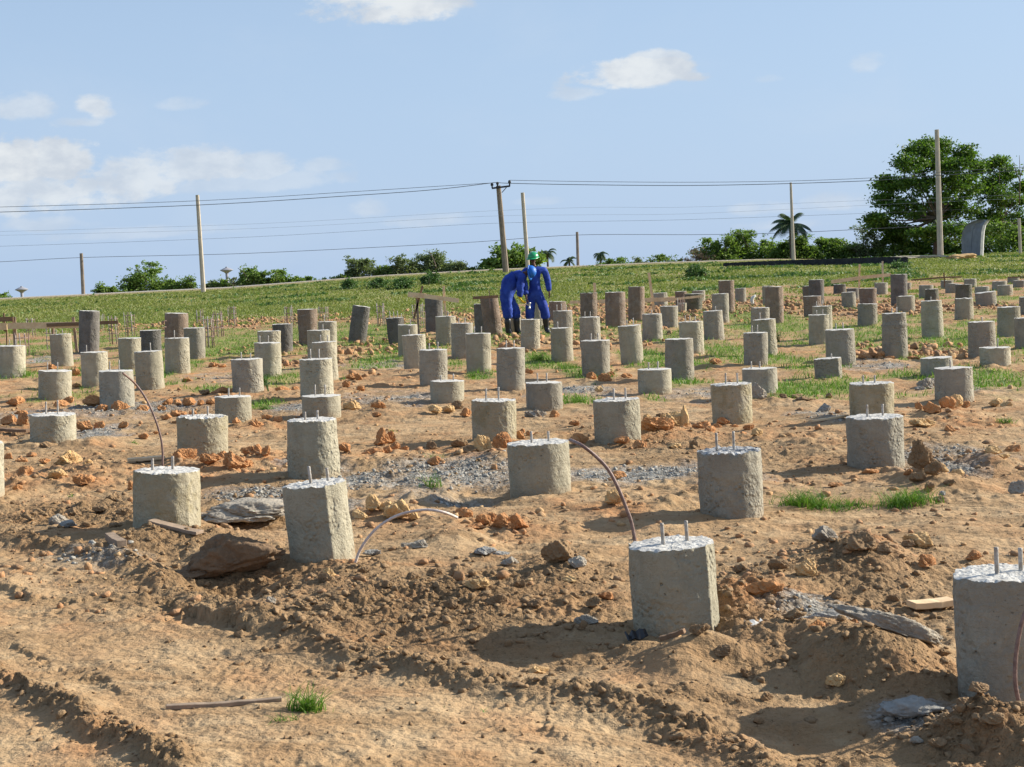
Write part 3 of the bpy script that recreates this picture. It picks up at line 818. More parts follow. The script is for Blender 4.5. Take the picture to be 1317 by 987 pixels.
P_((1184,1211,387,1186,1214,436),'P','pale pile with a thin collar line and a bar across it, right side',[(1197,382)],two=.78,ring=.78)
P_((1210,1226,361,1210,1226,371.5),'G','small far pile with its neighbour in front, above the pile with the mossy one beside',[])
P_((1216,1233,365,1216,1233,377),'G','squat far pile left of the mossy-topped one',[])
P_((1229,1250,366,1229,1250,394),'M','dark mossy pile standing behind a smooth grey one on the right',[])
P_((1228,1251,384,1228,1252,413),'P','smooth pale pile directly in front of the dark mossy one',[],chip=2)
P_((1240,1255.5,359,1240,1256,370),'G','far pile behind the right shoulder of the dark mossy one',[])
P_((1254,1272,369,1254,1272.5,382),'G','far pile half hidden by a wider pale one, right of the mossy pile',[])
P_((1254,1280,376,1256,1282.5,396),'G','squat grey pile leaning left, just right of the pair with the mossy pile',[])
P_((1276,1294.5,362,1276,1295,374),'G','far pile behind a slightly larger one near the right edge',[])
P_((1283,1302,367,1283,1302.5,381),'P','far pale pile in front of another, with clods at its foot near the right edge',[])
P_((1296,1311,357,1296,1311,365),'G','farthest pile near the right edge, partly covered by its right neighbour',[])
P_((1303,1319,361,1303,1319,370),'G','far pile touching the right edge, in front of the farthest one',[])
P_((1311,1335,382,1311,1336,406),'G','grey pile cut by the right edge, above the two big ones',[])
P_((1283,1311.5,395,1283,1313,435),'P','tall pale pile with a lit right edge near the right edge, grass at its foot',[])
P_((1305,1337,409,1306,1338,450),'G','wide grey pile cut by the right edge beside the tall pale one',[])
P_((1245,1279,414,1246,1281,461),'G','tall grey banded pile behind the low pale one with a thin bar',[(1263,408)])
P_((-60,4,570,-58,5,646),'P','pale pile of which only a bright strip shows at the left edge, lower down',[])

# ------------------------------------------------------------------ clods and rocks
def ico(sub):
    bm_v = []
    t = (1+5**.5)/2
    V = [(-1,t,0),(1,t,0),(-1,-t,0),(1,-t,0),(0,-1,t),(0,1,t),(0,-1,-t),(0,1,-t),(t,0,-1),(t,0,1),(-t,0,-1),(-t,0,1)]
    V = [Vector(v).normalized() for v in V]
    F = [(0,11,5),(0,5,1),(0,1,7),(0,7,10),(0,10,11),(1,5,9),(5,11,4),(11,10,2),(10,7,6),(7,1,8),(3,9,4),(3,4,2),(3,2,6),(3,6,8),(3,8,9),(4,9,5),(2,4,11),(6,2,10),(8,6,7),(9,8,1)]
    for _ in range(sub):
        cache = {}; NF = []
        def mid(a, b):
            k = (min(a, b), max(a, b))
            if k not in cache:
                V.append(((V[a]+V[b])/2).normalized()); cache[k] = len(V)-1
            return cache[k]
        for a, b, c in F:
            ab, bc, ca = mid(a, b), mid(b, c), mid(c, a)
            NF += [(a,ab,ca),(b,bc,ab),(c,ca,bc),(ab,bc,ca)]
        F = NF
    return np.array([tuple(v) for v in V]), np.array(F, dtype=np.int32)
ICO = {k: ico(k) for k in (0, 1, 2, 3, 4)}

def rock_verts(sub, rng, blocky=12, nz=.06, amp2=.03):
    D, F = ICO[sub]
    N = rng.normal(size=(blocky, 3)); N /= np.linalg.norm(N, axis=1)[:, None]
    dd = rng.uniform(.52, .95, blocky)
    dots = D @ N.T
    r = np.min(np.where(dots > .08, dd[None]/np.maximum(dots, .08), 9), axis=1)
    r = np.minimum(r, 1.15)
    s = rng.integers(0, 9999)
    q = D*2.2
    n = fbm(q[:,0]+q[:,2]*.7+s, q[:,1]-q[:,2]*.6, 4, int(s))*nz*2.6 - np.abs(fbm(q[:,0]*1.7-q[:,2]*.7+s, q[:,1]*1.7+q[:,2]*1.6, 2, int(s)+8))*nz*1.6 + fbm(q[:,0]*3.1-q[:,2]*2.4+s, q[:,1]*3.3+q[:,2]*1.9, 3, int(s)+4)*amp2*1.6
    cr = np.clip(.32-worley(q[:,0]*1.6+q[:,2]*1.1+s, q[:,1]*1.6-q[:,2]*.9, int(s)), 0, 1)
    return D*(r+n-cr*.22)[:, None], F

def clod(px, py, w, h, kind, label, group=None, name='clay_clod', cat='clod', sub=None, rot=None, flat=None, depth=None, blocky=9, lift=0.0):
    P = gp(px, py); d = P[1]
    W = w*d/FOC; H = max(h*d/FOC, .02)
    dep = depth*d/FOC if depth else W*.8
    y = d+dep*.4
    x = P[0]*(y/d)
    z = gh(x, y)
    rng = np.random.default_rng(int(px*31+py*7))
    if sub is None: sub = 4 if w > 24 else (3 if w > 11 else 2)
    V, F = rock_verts(sub, rng, blocky)
    V = V*np.array([W/2*1.08, dep/2, H*.62]); 
    V[:, 2] = np.where(V[:, 2] < 0, V[:, 2]*.55, V[:, 2])
    a = rng.uniform(-.5, .5)*.6
    R = Matrix.Rotation(a, 3, 'Z')
    if rot: R = Matrix.Rotation(-rot, 3, 'Y') @ Matrix.Rotation(a*.3, 3, 'Z')
    V = V @ np.array(R).T
    V[:, 2] += H*.28+lift
    o = mesh(name, V, F, M[kind], None, True, (x, y, z))
    if w < 40: o.data.polygons.foreach_set('use_smooth', np.zeros(len(o.data.polygons), dtype=bool))
    return tag(o, label, cat, group)

CL = []
def cluster(label, group, kind, items, **kw):
    for it in items:
        clod(*it[:4], it[4] if len(it) > 4 else kind, label, group, **kw)

cluster('yellow-orange clay clod in the loose group left of the olive-yellow pile','clods left of the olive pile','clay',
 [(31,618,25,15),(74,625,24,17,'yclay'),(107,631,24,18),(88,610,34,20,'yclay'),(113,612,13,10,'yclay'),(12,594,12,10),(28,596,16,8),(22,636,12,8),(58,598,16,8),(168,632,12,13)])
cluster('orange clay clod in the row along the foot of the cracked yellowish pile','clods in front of the cracked pile','clay',
 [(241,602,28,17),(269,609,27,18),(301,611,33,24),(330,600,30,17),(343,602,15,14),(289,600,16,12),(318,608,14,9)])
cluster('red-orange clay clod between the left edge and the short wide pile','clods by the left edge','clay',
 [(20,524,22,12),(27,537,14,8),(12,553,18,16),(30,555,18,18),(60,578,16,9,'soil'),(40,590,14,6)])
cluster('red-orange clay clod on the soil between the short wide pile and the bent rod','clods right of the short wide pile','clay',
 [(109,556,22,16),(127,554,14,13),(158,554,14,11),(184,566,14,8),(200,560,9,6),(213,541,13,9),(226,548,12,7)])
cluster('red-orange clay clod at the foot of the two barred piles on the left','clods at the feet of the barred piles','clay',
 [(77,524,22,12),(118,527,23,14),(131,534,20,12),(155,533,23,14),(184,530,17,11),(208,528,14,9),(68,475,12,9),(98,484,11,10),(98,497,9,7),(90,520,14,9)])
cluster('orange clod in the ragged row behind the cracked yellowish pile','clods behind the cracked pile','clay',
 [(217,523,14,11),(229,524,10,9),(243,524,18,11),(258,524,10,8),(271,523,12,8),(230,536,18,13),(248,535,14,9),(242,493,13,8),(283,510,19,12),(264,512,18,9,'soil'),(300,508,14,9)])
cluster('orange clod between the short pale pile and the stacked column','clods by the stacked column','clay',
 [(305,549,11,9),(329,549,18,11),(344,543,13,9),(357,543,11,10),(380,504,10,7),(364,504,18,8),(275,473,13,8),(285,473,10,7)])
cluster('orange-brown clod on the bare soil just right of the stacked column','clods right of the stacked column','clay',
 [(451,489,13,10),(462,489,10,10),(446,501,12,11),(464,505,10,8),(480,478,9,5),(452,530,22,18,'yclay'),(485,538,14,6),(487,531,18,11)])
cluster('orange clod of the small stacked heap standing on bare sand in the middle','clods stacked on the sand','clay',
 [(492,573,20,22),(501,571,16,20),(482,587,23,10),(498,585,13,12),(508,577,13,12),(444,589,17,12),(470,588,12,7),(520,578,12,10)])
clod(555,577,16,12,'soil','dark brown flat clod casting a shadow left of the streaked yellowish pile')
clod(592,577,20,14,'soil','reddish brown clod just left of the foot of the streaked yellowish pile')
clod(558,603,22,12,'clay','rounded orange clod behind the grass tuft on the gravel patch')
cluster('tan clod in the crumbling edge below the short pile left of the streaked one','clods under the short pile','yclay',[(561,534,22,12),(599,534,15,16,'clay'),(577,532,16,9),(588,528,14,14,'soil')])
clod(623,587,24,28,'yclay','left half of the biggest orange clay block, square and pale, before the streaked pile',sub=4,blocky=9)
clod(645,586,23,27,'clay','right half of the biggest orange clay block, deeply shadowed, before the streaked pile',sub=4,blocky=9)
clod(604,588,22,12,'soil','brown clod leaning on the left of the biggest clay block')
cluster('small orange clod right of the streaked yellowish pile','clods right of the streaked pile','clay',[(670,565,13,12),(680,560,10,8),(672,557,8,6),(690,562,8,6)])
clod(745,576,21,15,'clay','rounded orange clod touching the tip of the dark arching rod')
clod(803,578,20,12,'clay','orange clod against the lower front of the pale pile right of the dark rod')
clod(825,581,21,15,'clay','smooth orange half-round clod at the right foot of the pale pile')
clod(793,618,20,11,'clay','small orange clod on the grey gravel band right of the dark arching rod')
clod(790,658,26,20,'yclay','yellow clay lump under the dark arching rod, with a pointed top',depth=18)
cluster('orange clod in the short row in front of the smooth pale pile','clods before the gravel-side pile','clay',[(622,684,18,16),(644,685,24,19),(667,686,24,21),(603,670,10,9),(612,687,22,10),(655,678,14,14),(633,680,14,13)])
cluster('orange-yellow clod beside the leaning sharp-edged pile','clods right of the sharp-edged pile','yclay',[(464,675,18,15),(480,671,24,22),(496,670,20,16),(515,674,34,29),(532,673,18,14),(597,671,20,13,'clay')])
clod(833,557,17,27,'yclay','tall narrow yellow clay boulder standing upright right of the pale pile',depth=14)
clod(845,567,38,20,'clay','broad flat orange clay slab lying in front of the upright boulder',blocky=8)
clod(864,557,34,25,'yclay','large jagged ochre clay boulder, widest of the group right of centre',blocky=9)
clod(880,556,11,32,'yclay','thin upright ochre spike at the right end of the jagged boulder',depth=9)
cluster('brown-orange clod scattered left of the pile with the small clod heap','clods left of the yellowish pile','clay',[(903,559,20,13),(914,562,14,9),(893,582,15,12,'soil'),(870,583,18,7,'yclay'),(850,533,11,7,'soil'),(897,553,10,7)])
cluster('small orange clod heaped at the foot of the yellowish pile with two bars','clods at the foot of the yellowish pile','clay',[(931,550,15,11),(922,552,12,8),(964,555,14,7),(972,568,16,10,'yclay'),(945,552,10,6),(955,562,10,6)])
clod(976,518,19,24,'rubble','knobbly grey-brown rock leaning on the short pale-grey pile',name='rock',cat='rock',blocky=14)
clod(921,472,16,9,'clay','brown-orange clod with grass behind it, between two pile rows right of centre')
clod(807,490,15,9,'clay','orange clod at the foot of the low pale pile on its left')
cluster('orange clod on the path in front of the wide grey barred pile','clods before the wide grey barred pile','clay',[(762,492,13,12),(778,493,16,12),(681,484,11,9),(786,486,10,7)])
clod(771,506,10,9,'yclay','pale rounded clod on a dark patch of soil below the grass tuft')
clod(690,537,27,14,'rubble','flat pale rock at the left foot of the short grey pile',name='rock',cat='rock')
clod(713,537,14,12,'clay','brown clod at the right foot of the short grey pile')
clod(739,549,13,7,'clay','lone small orange clod on the sand above the dark rod tip')
clod(1060,531,20,13,'asph','blue-grey rock sitting on top of the small grey rubble heap',name='rock',cat='rock')
cluster('flat brown stone along the near side of the long green grass patch','stones by the grass patch','soil',[(1067,515,9,8),(1025,515,20,8),(1036,520,20,7),(1008,517,12,6),(1050,514,10,5)])
cluster('orange clod at the left foot of the pile with a light collar','clods by the collared pile','clay',[(1113,463,20,8),(1120,462,14,9),(1136,462,18,10),(1145,463,12,7),(1176,464,14,6)])
cluster('grey knobbly lump beside the foot of the grey pile with the fan of clods','grey lumps left of the fan','rubble',[(1190,501,22,16),(1196,497,14,12),(1184,503,12,8)],name='rock',cat='rock')
cluster('orange clod in the fan at the foot of the grey pile on the right','fan of clods','clay',[(1200,538,20,16),(1218,534,20,18),(1230,531,20,19,'yclay'),(1183,537,12,10),(1184,551,27,14,'yclay'),(1196,549,16,10,'yclay'),(1222,556,16,10),(1243,528,12,10)])
cluster('ochre clod lying apart near the right edge above the small grass tuft','clods near the right edge','yclay',[(1280,523,18,12),(1296,524,17,9),(1303,583,22,11,'clay'),(1290,600,16,8)])
clod(1188,630,30,50,'soil','upper part of the tall brown clay stump right of the wide grey pile',depth=18,blocky=16)
cluster('brown lump piled round the foot of the tall clay stump','lumps round the clay stump','soil',[(1201,634,22,22),(1180,634,18,14),(1214,630,14,14,'yclay'),(1230,619,20,13,'yclay'),(1222,636,14,10),(1169,628,12,9,'clay'),(1210,648,12,8),(1196,640,16,12)])
clod(1117,614,22,9,'clay','flat orange clod at the foot of the wide grey pile left of the stump')
clod(1076,631,18,8,'clay','orange clod on the sand above the left foreground grass patch')
clod(1181,712,38,20,'yclay','tent-shaped tan clod alone on the smooth sand at the right',blocky=7)
clod(1171,714,18,11,'soil','small brown clod against the left of the tent-shaped clod')
clod(1312,640,24,22,'rubble','dark rounded rock at the right edge on bare sand',name='rock',cat='rock')
clod(1192,757,26,17,'clay','round orange clod near the left of the largest pile on the right')
clod(1197,742,20,16,'soil','shadowed hollow clod just above the round orange clod')
clod(1252,726,20,12,'clay','reddish clod on the slope behind the largest pile on the right')
clod(1213,645,9,7,'asph','small dark blue-grey stone below the clay stump',name='rock',cat='rock')
clod(1245,676,6,5,'soil','single tiny dark stone on the open sand at the right',name='rock',cat='rock')
clod(1277,598,26,12,'yclay','pointed tan clod on a low mound near the right edge',depth=14)
# big lumps in the foreground
clod(300,737,110,56,'shadesoil','huge dark brown slumped boulder darkened as if in shadow between the two nearest left piles',name='boulder',cat='boulder',depth=52,rot=.16,blocky=10)
clod(250,738,70,18,'shadesoil','low slab of soil spilling left from the huge dark boulder',name='boulder',cat='boulder',depth=30,rot=.2,blocky=10)
clod(355,770,54,17,'soil','long tilted brown lump pointing at the foot of the sharp-edged pile',name='boulder',cat='boulder',depth=18,rot=.5)
clod(1140,868,128,30,'rubble','long broken concrete slab with a rough crust, tilted down towards the largest pile',name='concrete_slab',cat='rubble',depth=30,rot=-.36,blocky=8)
clod(1052,822,80,22,'asph','flat pale grey concrete lump behind the long tilted slab',name='concrete_lump',cat='rubble',depth=30,rot=.1,blocky=9)
clod(1168,932,86,26,'asph','blue-grey crumbled concrete heap in the shade left of the largest pile',name='concrete_lump',cat='rubble',depth=40,blocky=14)
clod(724,752,44,34,'soil','brown pointed lump standing out of the turned soil in the middle foreground',name='boulder',cat='boulder',depth=34,blocky=14)
clod(743,756,22,18,'rubble','pale stony clod on the right of the pointed brown lump',name='rock',cat='rock')
clod(315,668,118,27,'rubble','wide grey gravel crust overhanging a dark hole between the two nearest left piles',name='gravel_crust',cat='rubble',depth=80,blocky=9,lift=.02)
clod(1064,716,30,22,'rubble','grey stone capping the left end of the brown heap at the right',name='rock',cat='rock')
clod(1110,756,44,30,'soil','overhanging brown lump in the brown heap at the right',name='boulder',cat='boulder',depth=40,blocky=13)
clod(1040,772,34,24,'yclay','ochre lump low on the left slope of the brown heap at the right',depth=30)
clod(985,800,40,20,'clay','reddish lump right beside the front pile with the sharp corner',depth=26)
clod(1078,892,26,16,'yclay','pale clod under the upper end of the long broken slab')
cluster('grey stone lying on the soil in front of the low mound in the middle foreground','grey stones by the mound','rubble',[(541,716,28,10),(625,722,26,11,'asph'),(645,718,18,8,'asph'),(480,718,26,8,'asph'),(657,735,22,13),(520,706,12,7)],name='rock',cat='rock')
cluster('brown clod in the turned soil between the sharp-edged pile and the front pile','clods in the turned soil','soil',
 [(420,770,20,15),(400,758,16,10),(445,782,14,10),(470,760,16,10),(500,775,15,10),(530,760,18,12),(560,752,22,15),(590,757,24,18),(615,782,26,16,'yclay'),(640,800,24,14),(580,800,18,12),(545,795,15,10),
  (670,775,18,12),(690,800,20,12),(650,760,18,10),(740,785,18,11),(765,800,20,14),(755,812,26,14,'rubble'),(520,812,14,9),(610,822,18,10),(470,805,16,9),(390,800,18,12),(425,805,18,10),(690,858,26,13,'yclay'),(780,780,18,10,'clay'),(735,768,20,9,'yclay'),(750,822,16,12),(350,790,14,10,'rubble'),(425,765,18,13,'yclay'),(465,830,10,8),(500,838,10,8,'yclay'),(570,850,12,9)])
cluster('brown clod on the rough bank between the front pile and the largest pile','clods on the right bank','soil',
 [(900,862,26,16),(930,868,24,16),(960,880,22,14),(985,900,18,12),(875,848,18,12,'yclay'),(1020,838,26,15),(1050,850,22,12,'clay'),(1090,830,20,12),(1130,800,18,10),(1150,785,16,10),(1000,768,26,15),(970,772,20,12),(1075,790,18,10),
  (1160,850,20,12,'yclay'),(1200,840,20,13),(1215,870,18,12),(1180,820,18,10),(1100,812,14,9,'clay'),(955,760,20,12),(1140,756,20,12)])
cluster('brown clod in the crumbly heap in the bottom right corner','clods in the bottom right corner','soil',
 [(1215,950,20,12),(1240,940,22,14),(1265,935,22,15),(1290,930,20,14),(1230,968,24,14),(1262,962,24,15),(1295,958,26,15),(1205,978,22,12),(1280,982,28,14),(1310,975,24,14),(1180,965,16,10,'rubble'),(1245,984,22,12)])
cluster('dark brown clod on the rough ground left of the olive-yellow pile','clods on the rough ground left','soil',
 [(20,655,16,9),(60,662,18,9),(95,668,22,12),(130,662,20,10),(160,672,18,10),(30,676,16,8),(75,684,24,13,'rubble'),(110,684,18,9),(145,650,20,12),(48,668,14,8),(90,690,22,10,'asph'),(210,680,14,8),(150,690,16,8)])
# ------------------------------------------------------------------ loose stuff: crumbs, gravel
def scatter_rocks(name, label, X, Y, S, mat, sub=0, seed=1, flat=.7, cat='soil crumbs'):
    rng = np.random.default_rng(seed)
    protos = []
    for i in range(14):
        V, F = rock_verts(sub, rng, 6, .05, .03); V = V*rng.uniform(.72, 1.22, (len(V), 1))
        protos.append(V)
    F = ICO[sub][1]; nv = len(ICO[sub][0]); n = len(X)
    Z = ground_h(X, Y)
    pid = rng.integers(0, 14, n); a = rng.uniform(0, 2*math.pi, n)
    PV = np.array(protos)[pid]
    ca, sa = np.cos(a)[:, None], np.sin(a)[:, None]
    sx = (S*rng.uniform(.75, 1.25, n))[:, None]; sy = (S*rng.uniform(.75, 1.25, n))[:, None]; sz = (S*rng.uniform(.5, 1.0, n)*flat*1.3)[:, None]
    px = PV[..., 0]*sx; py = PV[..., 1]*sy; pz = PV[..., 2]*sz
    V = np.stack([px*ca-py*sa+X[:, None], px*sa+py*ca+Y[:, None], pz+Z[:, None]+sz*.25], -1).reshape(-1, 3)
    FF = (F[None]+(np.arange(n)*nv)[:, None, None]).reshape(-1, 3)
    o = mesh(name, V, FF.astype(np.int32), mat, None, False)
    tag(o, label, cat, None, 'stuff'); return o

def sample(n, y0, y1, dens, seed, umax=.34):
    """random ground points, about even in the picture's depth, kept with probability dens(x, y)"""
    rng = np.random.default_rng(seed)
    y = np.exp(rng.uniform(math.log(y0), math.log(y1), n)); x = y*rng.uniform(-umax, umax, n)
    p = dens(x, y); k = rng.uniform(0, 1, n) < p
    return x[k], y[k], rng

x, y, rng = sample(150000, 4.6, 16, lambda a, b: np.clip(rough_mask(a, b)-.12, 0, 1)*.15+.002, 3)
scatter_rocks('soil_crumbs', 'small brown soil crumbs strewn over the turned earth in the foreground', x, y, .005+.022*rng.uniform(0, 1, len(x))**4, M['soil'], 1, 11)
x, y, rng = sample(170000, 8, 50, lambda a, b: np.clip(esum(_CL, a, b, 'max', .7)*.5+.05+.20*np.clip(fbm(a*.8, b*.5, 2, 5), 0, 1), 0, 1)*.30*(1-.6*green_mask(a, b)), 4)
scatter_rocks('clay_crumbs', 'small orange clay crumbs lying between the piles', x, y, .006+.036*rng.uniform(0, 1, len(x))**5, M['claymix'], 0, 12)
x, y, rng = sample(130000, 24, 62, lambda a, b: np.clip(esum(_CL, a, b, 'max', .7)-.15, 0, 1)*.55, 44)
scatter_rocks('clay_heaps', 'broken orange clay heaps along the far ranks of piles', x, y, .015+.07*rng.uniform(0, 1, len(x))**4, M['claymix'], 1, 42, .9, 'clay heaps')
x, y, rng = sample(110000, 6, 40, lambda a, b: np.clip(esum(_GV, a, b, 'max', .9)-.2, 0, 1)*(.5+.8*np.clip(fbm(a*3, b*3, 2, 8)+.3, 0, 1))*.55, 5)
scatter_rocks('gravel', 'grey crushed stone spread in bands between the piles', x, y, .009+.015*rng.uniform(0, 1, len(x))**2, M['gravel'], 0, 13, .8, 'gravel')
x, y, rng = sample(50000, 4.6, 22, lambda a, b: .05+0*a, 6)
scatter_rocks('pebbles', 'tiny tan pebbles sprinkled on the sand', x, y, .003+.010*rng.uniform(0, 1, len(x))**3, M['soil'], 0, 14, .8, 'pebbles')

# ------------------------------------------------------------------ grass
def blades(X, Y, Z, Hh, W, lean, rng, seg=2):
    n = len(X); a = rng.uniform(0, 2*math.pi, n); b = rng.uniform(0, 2*math.pi, n)
    dx, dy = np.cos(a), np.sin(a); lx, ly = np.cos(b)*lean, np.sin(b)*lean
    rows = []
    for i in range(seg+1):
        t = i/seg; w = W*(1-t)**.8*.5 if i < seg else None
        cx = X+lx*Hh*t*t; cy = Y+ly*Hh*t*t; cz = Z+Hh*(t-.35*lean*t*t)-.01
        if i < seg:
            rows.append(np.stack([cx-dx*w, cy-dy*w, cz], -1)); rows.append(np.stack([cx+dx*w, cy+dy*w, cz], -1))
        else: rows.append(np.stack([cx, cy, cz], -1))
    V = np.stack(rows, 1).reshape(-1, 3); k = 2*seg+1
    F = []
    for i in range(seg-1):
        F += [(2*i, 2*i+1, 2*i+3), (2*i, 2*i+3, 2*i+2)]
    F.append((2*seg-2, 2*seg-1, 2*seg))
    F = np.array(F)
    FF = (F[None]+(np.arange(n)*k)[:, None, None]).reshape(-1, 3)
    return V, FF.astype(np.int32)

def carpet(name, label, n, y0, y1, dens, seed, hh, w, lean, mat, seg=2, umax=.35):
    x, y, rng = sample(n, y0, y1, dens, seed, umax)
    z = ground_h(x, y); m = len(x)
    V, F = blades(x, y, z, hh*rng.uniform(.5, 1.3, m)*np.interp(y, [y0, y1], [1, 1]), w*rng.uniform(.6, 1.4, m)*np.maximum(1, y/40), lean*rng.uniform(.3, 1.4, m), rng, seg)
    o = mesh(name, V, F, mat, None, False); tag(o, label, 'grass', None, 'stuff'); return o
carpet('grass', 'fresh green grass growing in patches among the piles', 420000, 13, 62, lambda a, b: np.clip(green_mask(a, b)*1.2-.25, 0, 1)*.55, 21, .10, .012, .9, M['grass'])
carpet('field_grass', 'yellow-green grass covering the slope behind the building site', 420000, 52, 119.0, lambda a, b: np.clip(green_mask(a, b)-.2, 0, 1)*(.35+.9*np.clip(fbm(a*.25, b*.12, 3, 8)+.35, 0, 1)), 22, .11, .035, .7, M['field'], 2, .40)
# broad-leaved weeds on the slope
carpet('slope_weeds', 'darker green weeds in clumps on the upper slope', 160000, 70, 119.2, lambda a, b: (fbm(a*.22, b*.16, 3, 77) > .32)*np.interp(a/b, [-.2, -.1, .3], [.1, .8, .9])*.55, 23, .20, .08, 1.3, M['weed'], 2, .40)

def tuft(px, py, w, h, n, label, mat='grass', name='grass_tuft', cat='grass tuft', wb=.006, lean=1.0, depth=None, seed=0, cat2=None):
    P = gp(px, py); d = P[1]; W = w*d/FOC; H = h*d/FOC; D = depth or W*.5
    rng = np.random.default_rng(int(px*13+py)+seed)
    x = np.clip(rng.normal(0, .33, n), -1, 1)*W/2; y = np.clip(rng.normal(0, .33, n), -1, 1)*D/2
    z = ground_h(P[0]+x, d+y)-gh(P[0], d)
    V, F = blades(x, y, z, H*rng.uniform(.35, 1.15, n), wb*rng.uniform(.6, 1.3, n), lean*rng.uniform(.3, 1.3, n), rng, 4)
    o = mesh(name, V, F, M[mat], None, False, (P[0], d, gh(P[0], d)))
    return tag(o, label, cat)
tuft(397,921,72,46,170,'spiky green tuft growing at the end of the board lying in the foreground',lean=1.1)
tuft(367,938,56,18,44,'small sprawling green tuft below the end of the foreground board',lean=1.6)
tuft(622,920,22,13,14,'tiny green sprig alone on the sand at the bottom middle',lean=1.4)
tuft(568,916,12,8,8,'tiniest green sprig on the sand at the bottom, left of the other sprig',lean=1.4)
tuft(1038,651,100,30,560,'left one of the two green grass patches on the sand below the clay stump',lean=1.1,depth=.35)
tuft(1090,652,90,18,260,'low thin grass joining the two green patches below the clay stump',lean=1.3,depth=.3)
tuft(1165,650,96,30,560,'right one of the two green grass patches, right under the clay stump',lean=1.1,depth=.35)
tuft(1293,546,34,13,120,'small green tuft on bare soil near the right edge',lean=1.2)
tuft(556,629,34,26,60,'loose green tuft growing on the grey gravel patch',lean=1)
tuft(562,592,34,14,60,'thin pale tuft on the sand left of the biggest clay block',lean=1.3)
tuft(342,528,36,12,160,'flat green tuft beside the gravel left of the stacked column',lean=1.2)
tuft(740,520,34,12,140,'green tuft right of the short grey pile with the pale rock',lean=1.1)
tuft(608,486,18,14,90,'green tuft at the foot of the smooth pale pile',lean=.9)
tuft(92,640,10,11,12,'tiny upright sprig among the orange clods at the left',lean=.6)
tuft(505,558,20,8,26,'thin sprig behind the small stacked clay heap',lean=1.3)
tuft(173,571,22,8,40,'thin pale grass left of the cracked yellowish pile',lean=1.3)
tuft(25,488,50,22,200,'grass clump round the foot of the pile at the very left edge',lean=.9)
tuft(730,478,28,17,140,'green clump left of the wide barred pile in the middle',lean=.9)
tuft(693,466,24,18,130,'green clump between the mottled pile and the pale pile behind it',lean=.9)
def weed(px, py, w, h, n, label, mat='weed'):
    P = gp(px, py); d = P[1]; W = w*d/FOC; H = h*d/FOC; z0 = gh(P[0], d)
    rng = np.random.default_rng(int(px))
    root = empty('weed', (P[0], d, z0), label, 'weed')
    mb = MB(); V = []; F = []
    for i in range(5):
        tip = Vector((rng.uniform(-.5,.5)*W, rng.uniform(-.3,.3)*W, H*rng.uniform(.6,1)))
        mb.tube([(0,0,-.02), tip*.5+Vector((0,0,.02)), tip], [.006,.005,.003], 5)
        for k in range(n//5):
            c = tip*rng.uniform(.3, 1.05); a = rng.uniform(0, 6.28); L = rng.uniform(.03, .06)
            e = Vector((math.cos(a), math.sin(a), rng.uniform(-.4,.6)))*L; s = Vector((-math.sin(a), math.cos(a), rng.uniform(-.3,.3)))*L*.35
            b0 = len(V); V += [c, c+e*.5+s, c+e, c+e*.5-s]; F.append((b0,b0+1,b0+2,b0+3))
    mb.build('stem', M['weed'], root, True); mesh('foliage', V, F, M[mat], root, False)
weed(346,505,24,32,60,'leafy green weed at the right foot of the rough pitted pile')
weed(1002,440,18,22,40,'dark leafy weed right of the big reddish-brown pile')

# ------------------------------------------------------------------ bent steel rods
def rod(pts, label, r=.010, mat='rod', d0=None, base_on_ground=True):
    """pts (px,py) drawn at growing offset from the distance of the first point"""
    P = gp(*pts[0]) if d0 is None else at(pts[0][0], pts[0][1], d0)
    Y0 = P[1]; W = []
    ctrl = [Vector(at(a, b, Y0+(pts[i][2] if len(pts[i]) > 2 else 0))) for i, (a, b, *r_) in enumerate(pts)]
    n = len(ctrl); out = []
    for i in range(n-1):
        p0 = ctrl[max(i-1,0)]; p1 = ctrl[i]; p2 = ctrl[i+1]; p3 = ctrl[min(i+2,n-1)]
        for k in range(10):
            t = k/10
            out.append(.5*((2*p1)+(p2-p0)*t+(2*p0-5*p1+4*p2-p3)*t*t+(3*p1-p0-3*p2+p3)*t**3))
    out.append(ctrl[-1]); base = out[0].copy()
    mb = MB(); N = len(out)
    mb.tube([p-base for p in out], [r*(1+.13*((i//1) % 2)) for i in range(N)], 8)
    o = mb.build('steel_rod', M[mat], None, True, base); tag(o, label, 'steel rod', 'bent steel rods'); return o
rod([(209,604),(209,580),(206,560),(198,535),(187,512),(174,494),(158,480,-.2)],'long thin dark rod arching left from behind the olive-yellow pile to the barred pile',.007,d0=11.3)
rod([(457,724),(463,708),(475,690),(492,674),(515,662),(545,656),(570,659),(588,666,.1)],'pale pinkish rod arching right from the foot of the sharp-edged leaning pile',.0075,'pink',d0=8.9)
rod([(817,698),(812,672),(804,650),(795,628),(782,604),(765,586),(748,573),(733,566,.2)],'dark purple-brown rod arching up and left from behind the front pile',.008,d0=7.55)
rod([(1311,906),(1306,880),(1306,850),(1310,820),(1317,792),(1330,765)],'dark rod curving up in front of the largest pile at the right edge',.008,d0=gp(1300,918)[1]-.06)

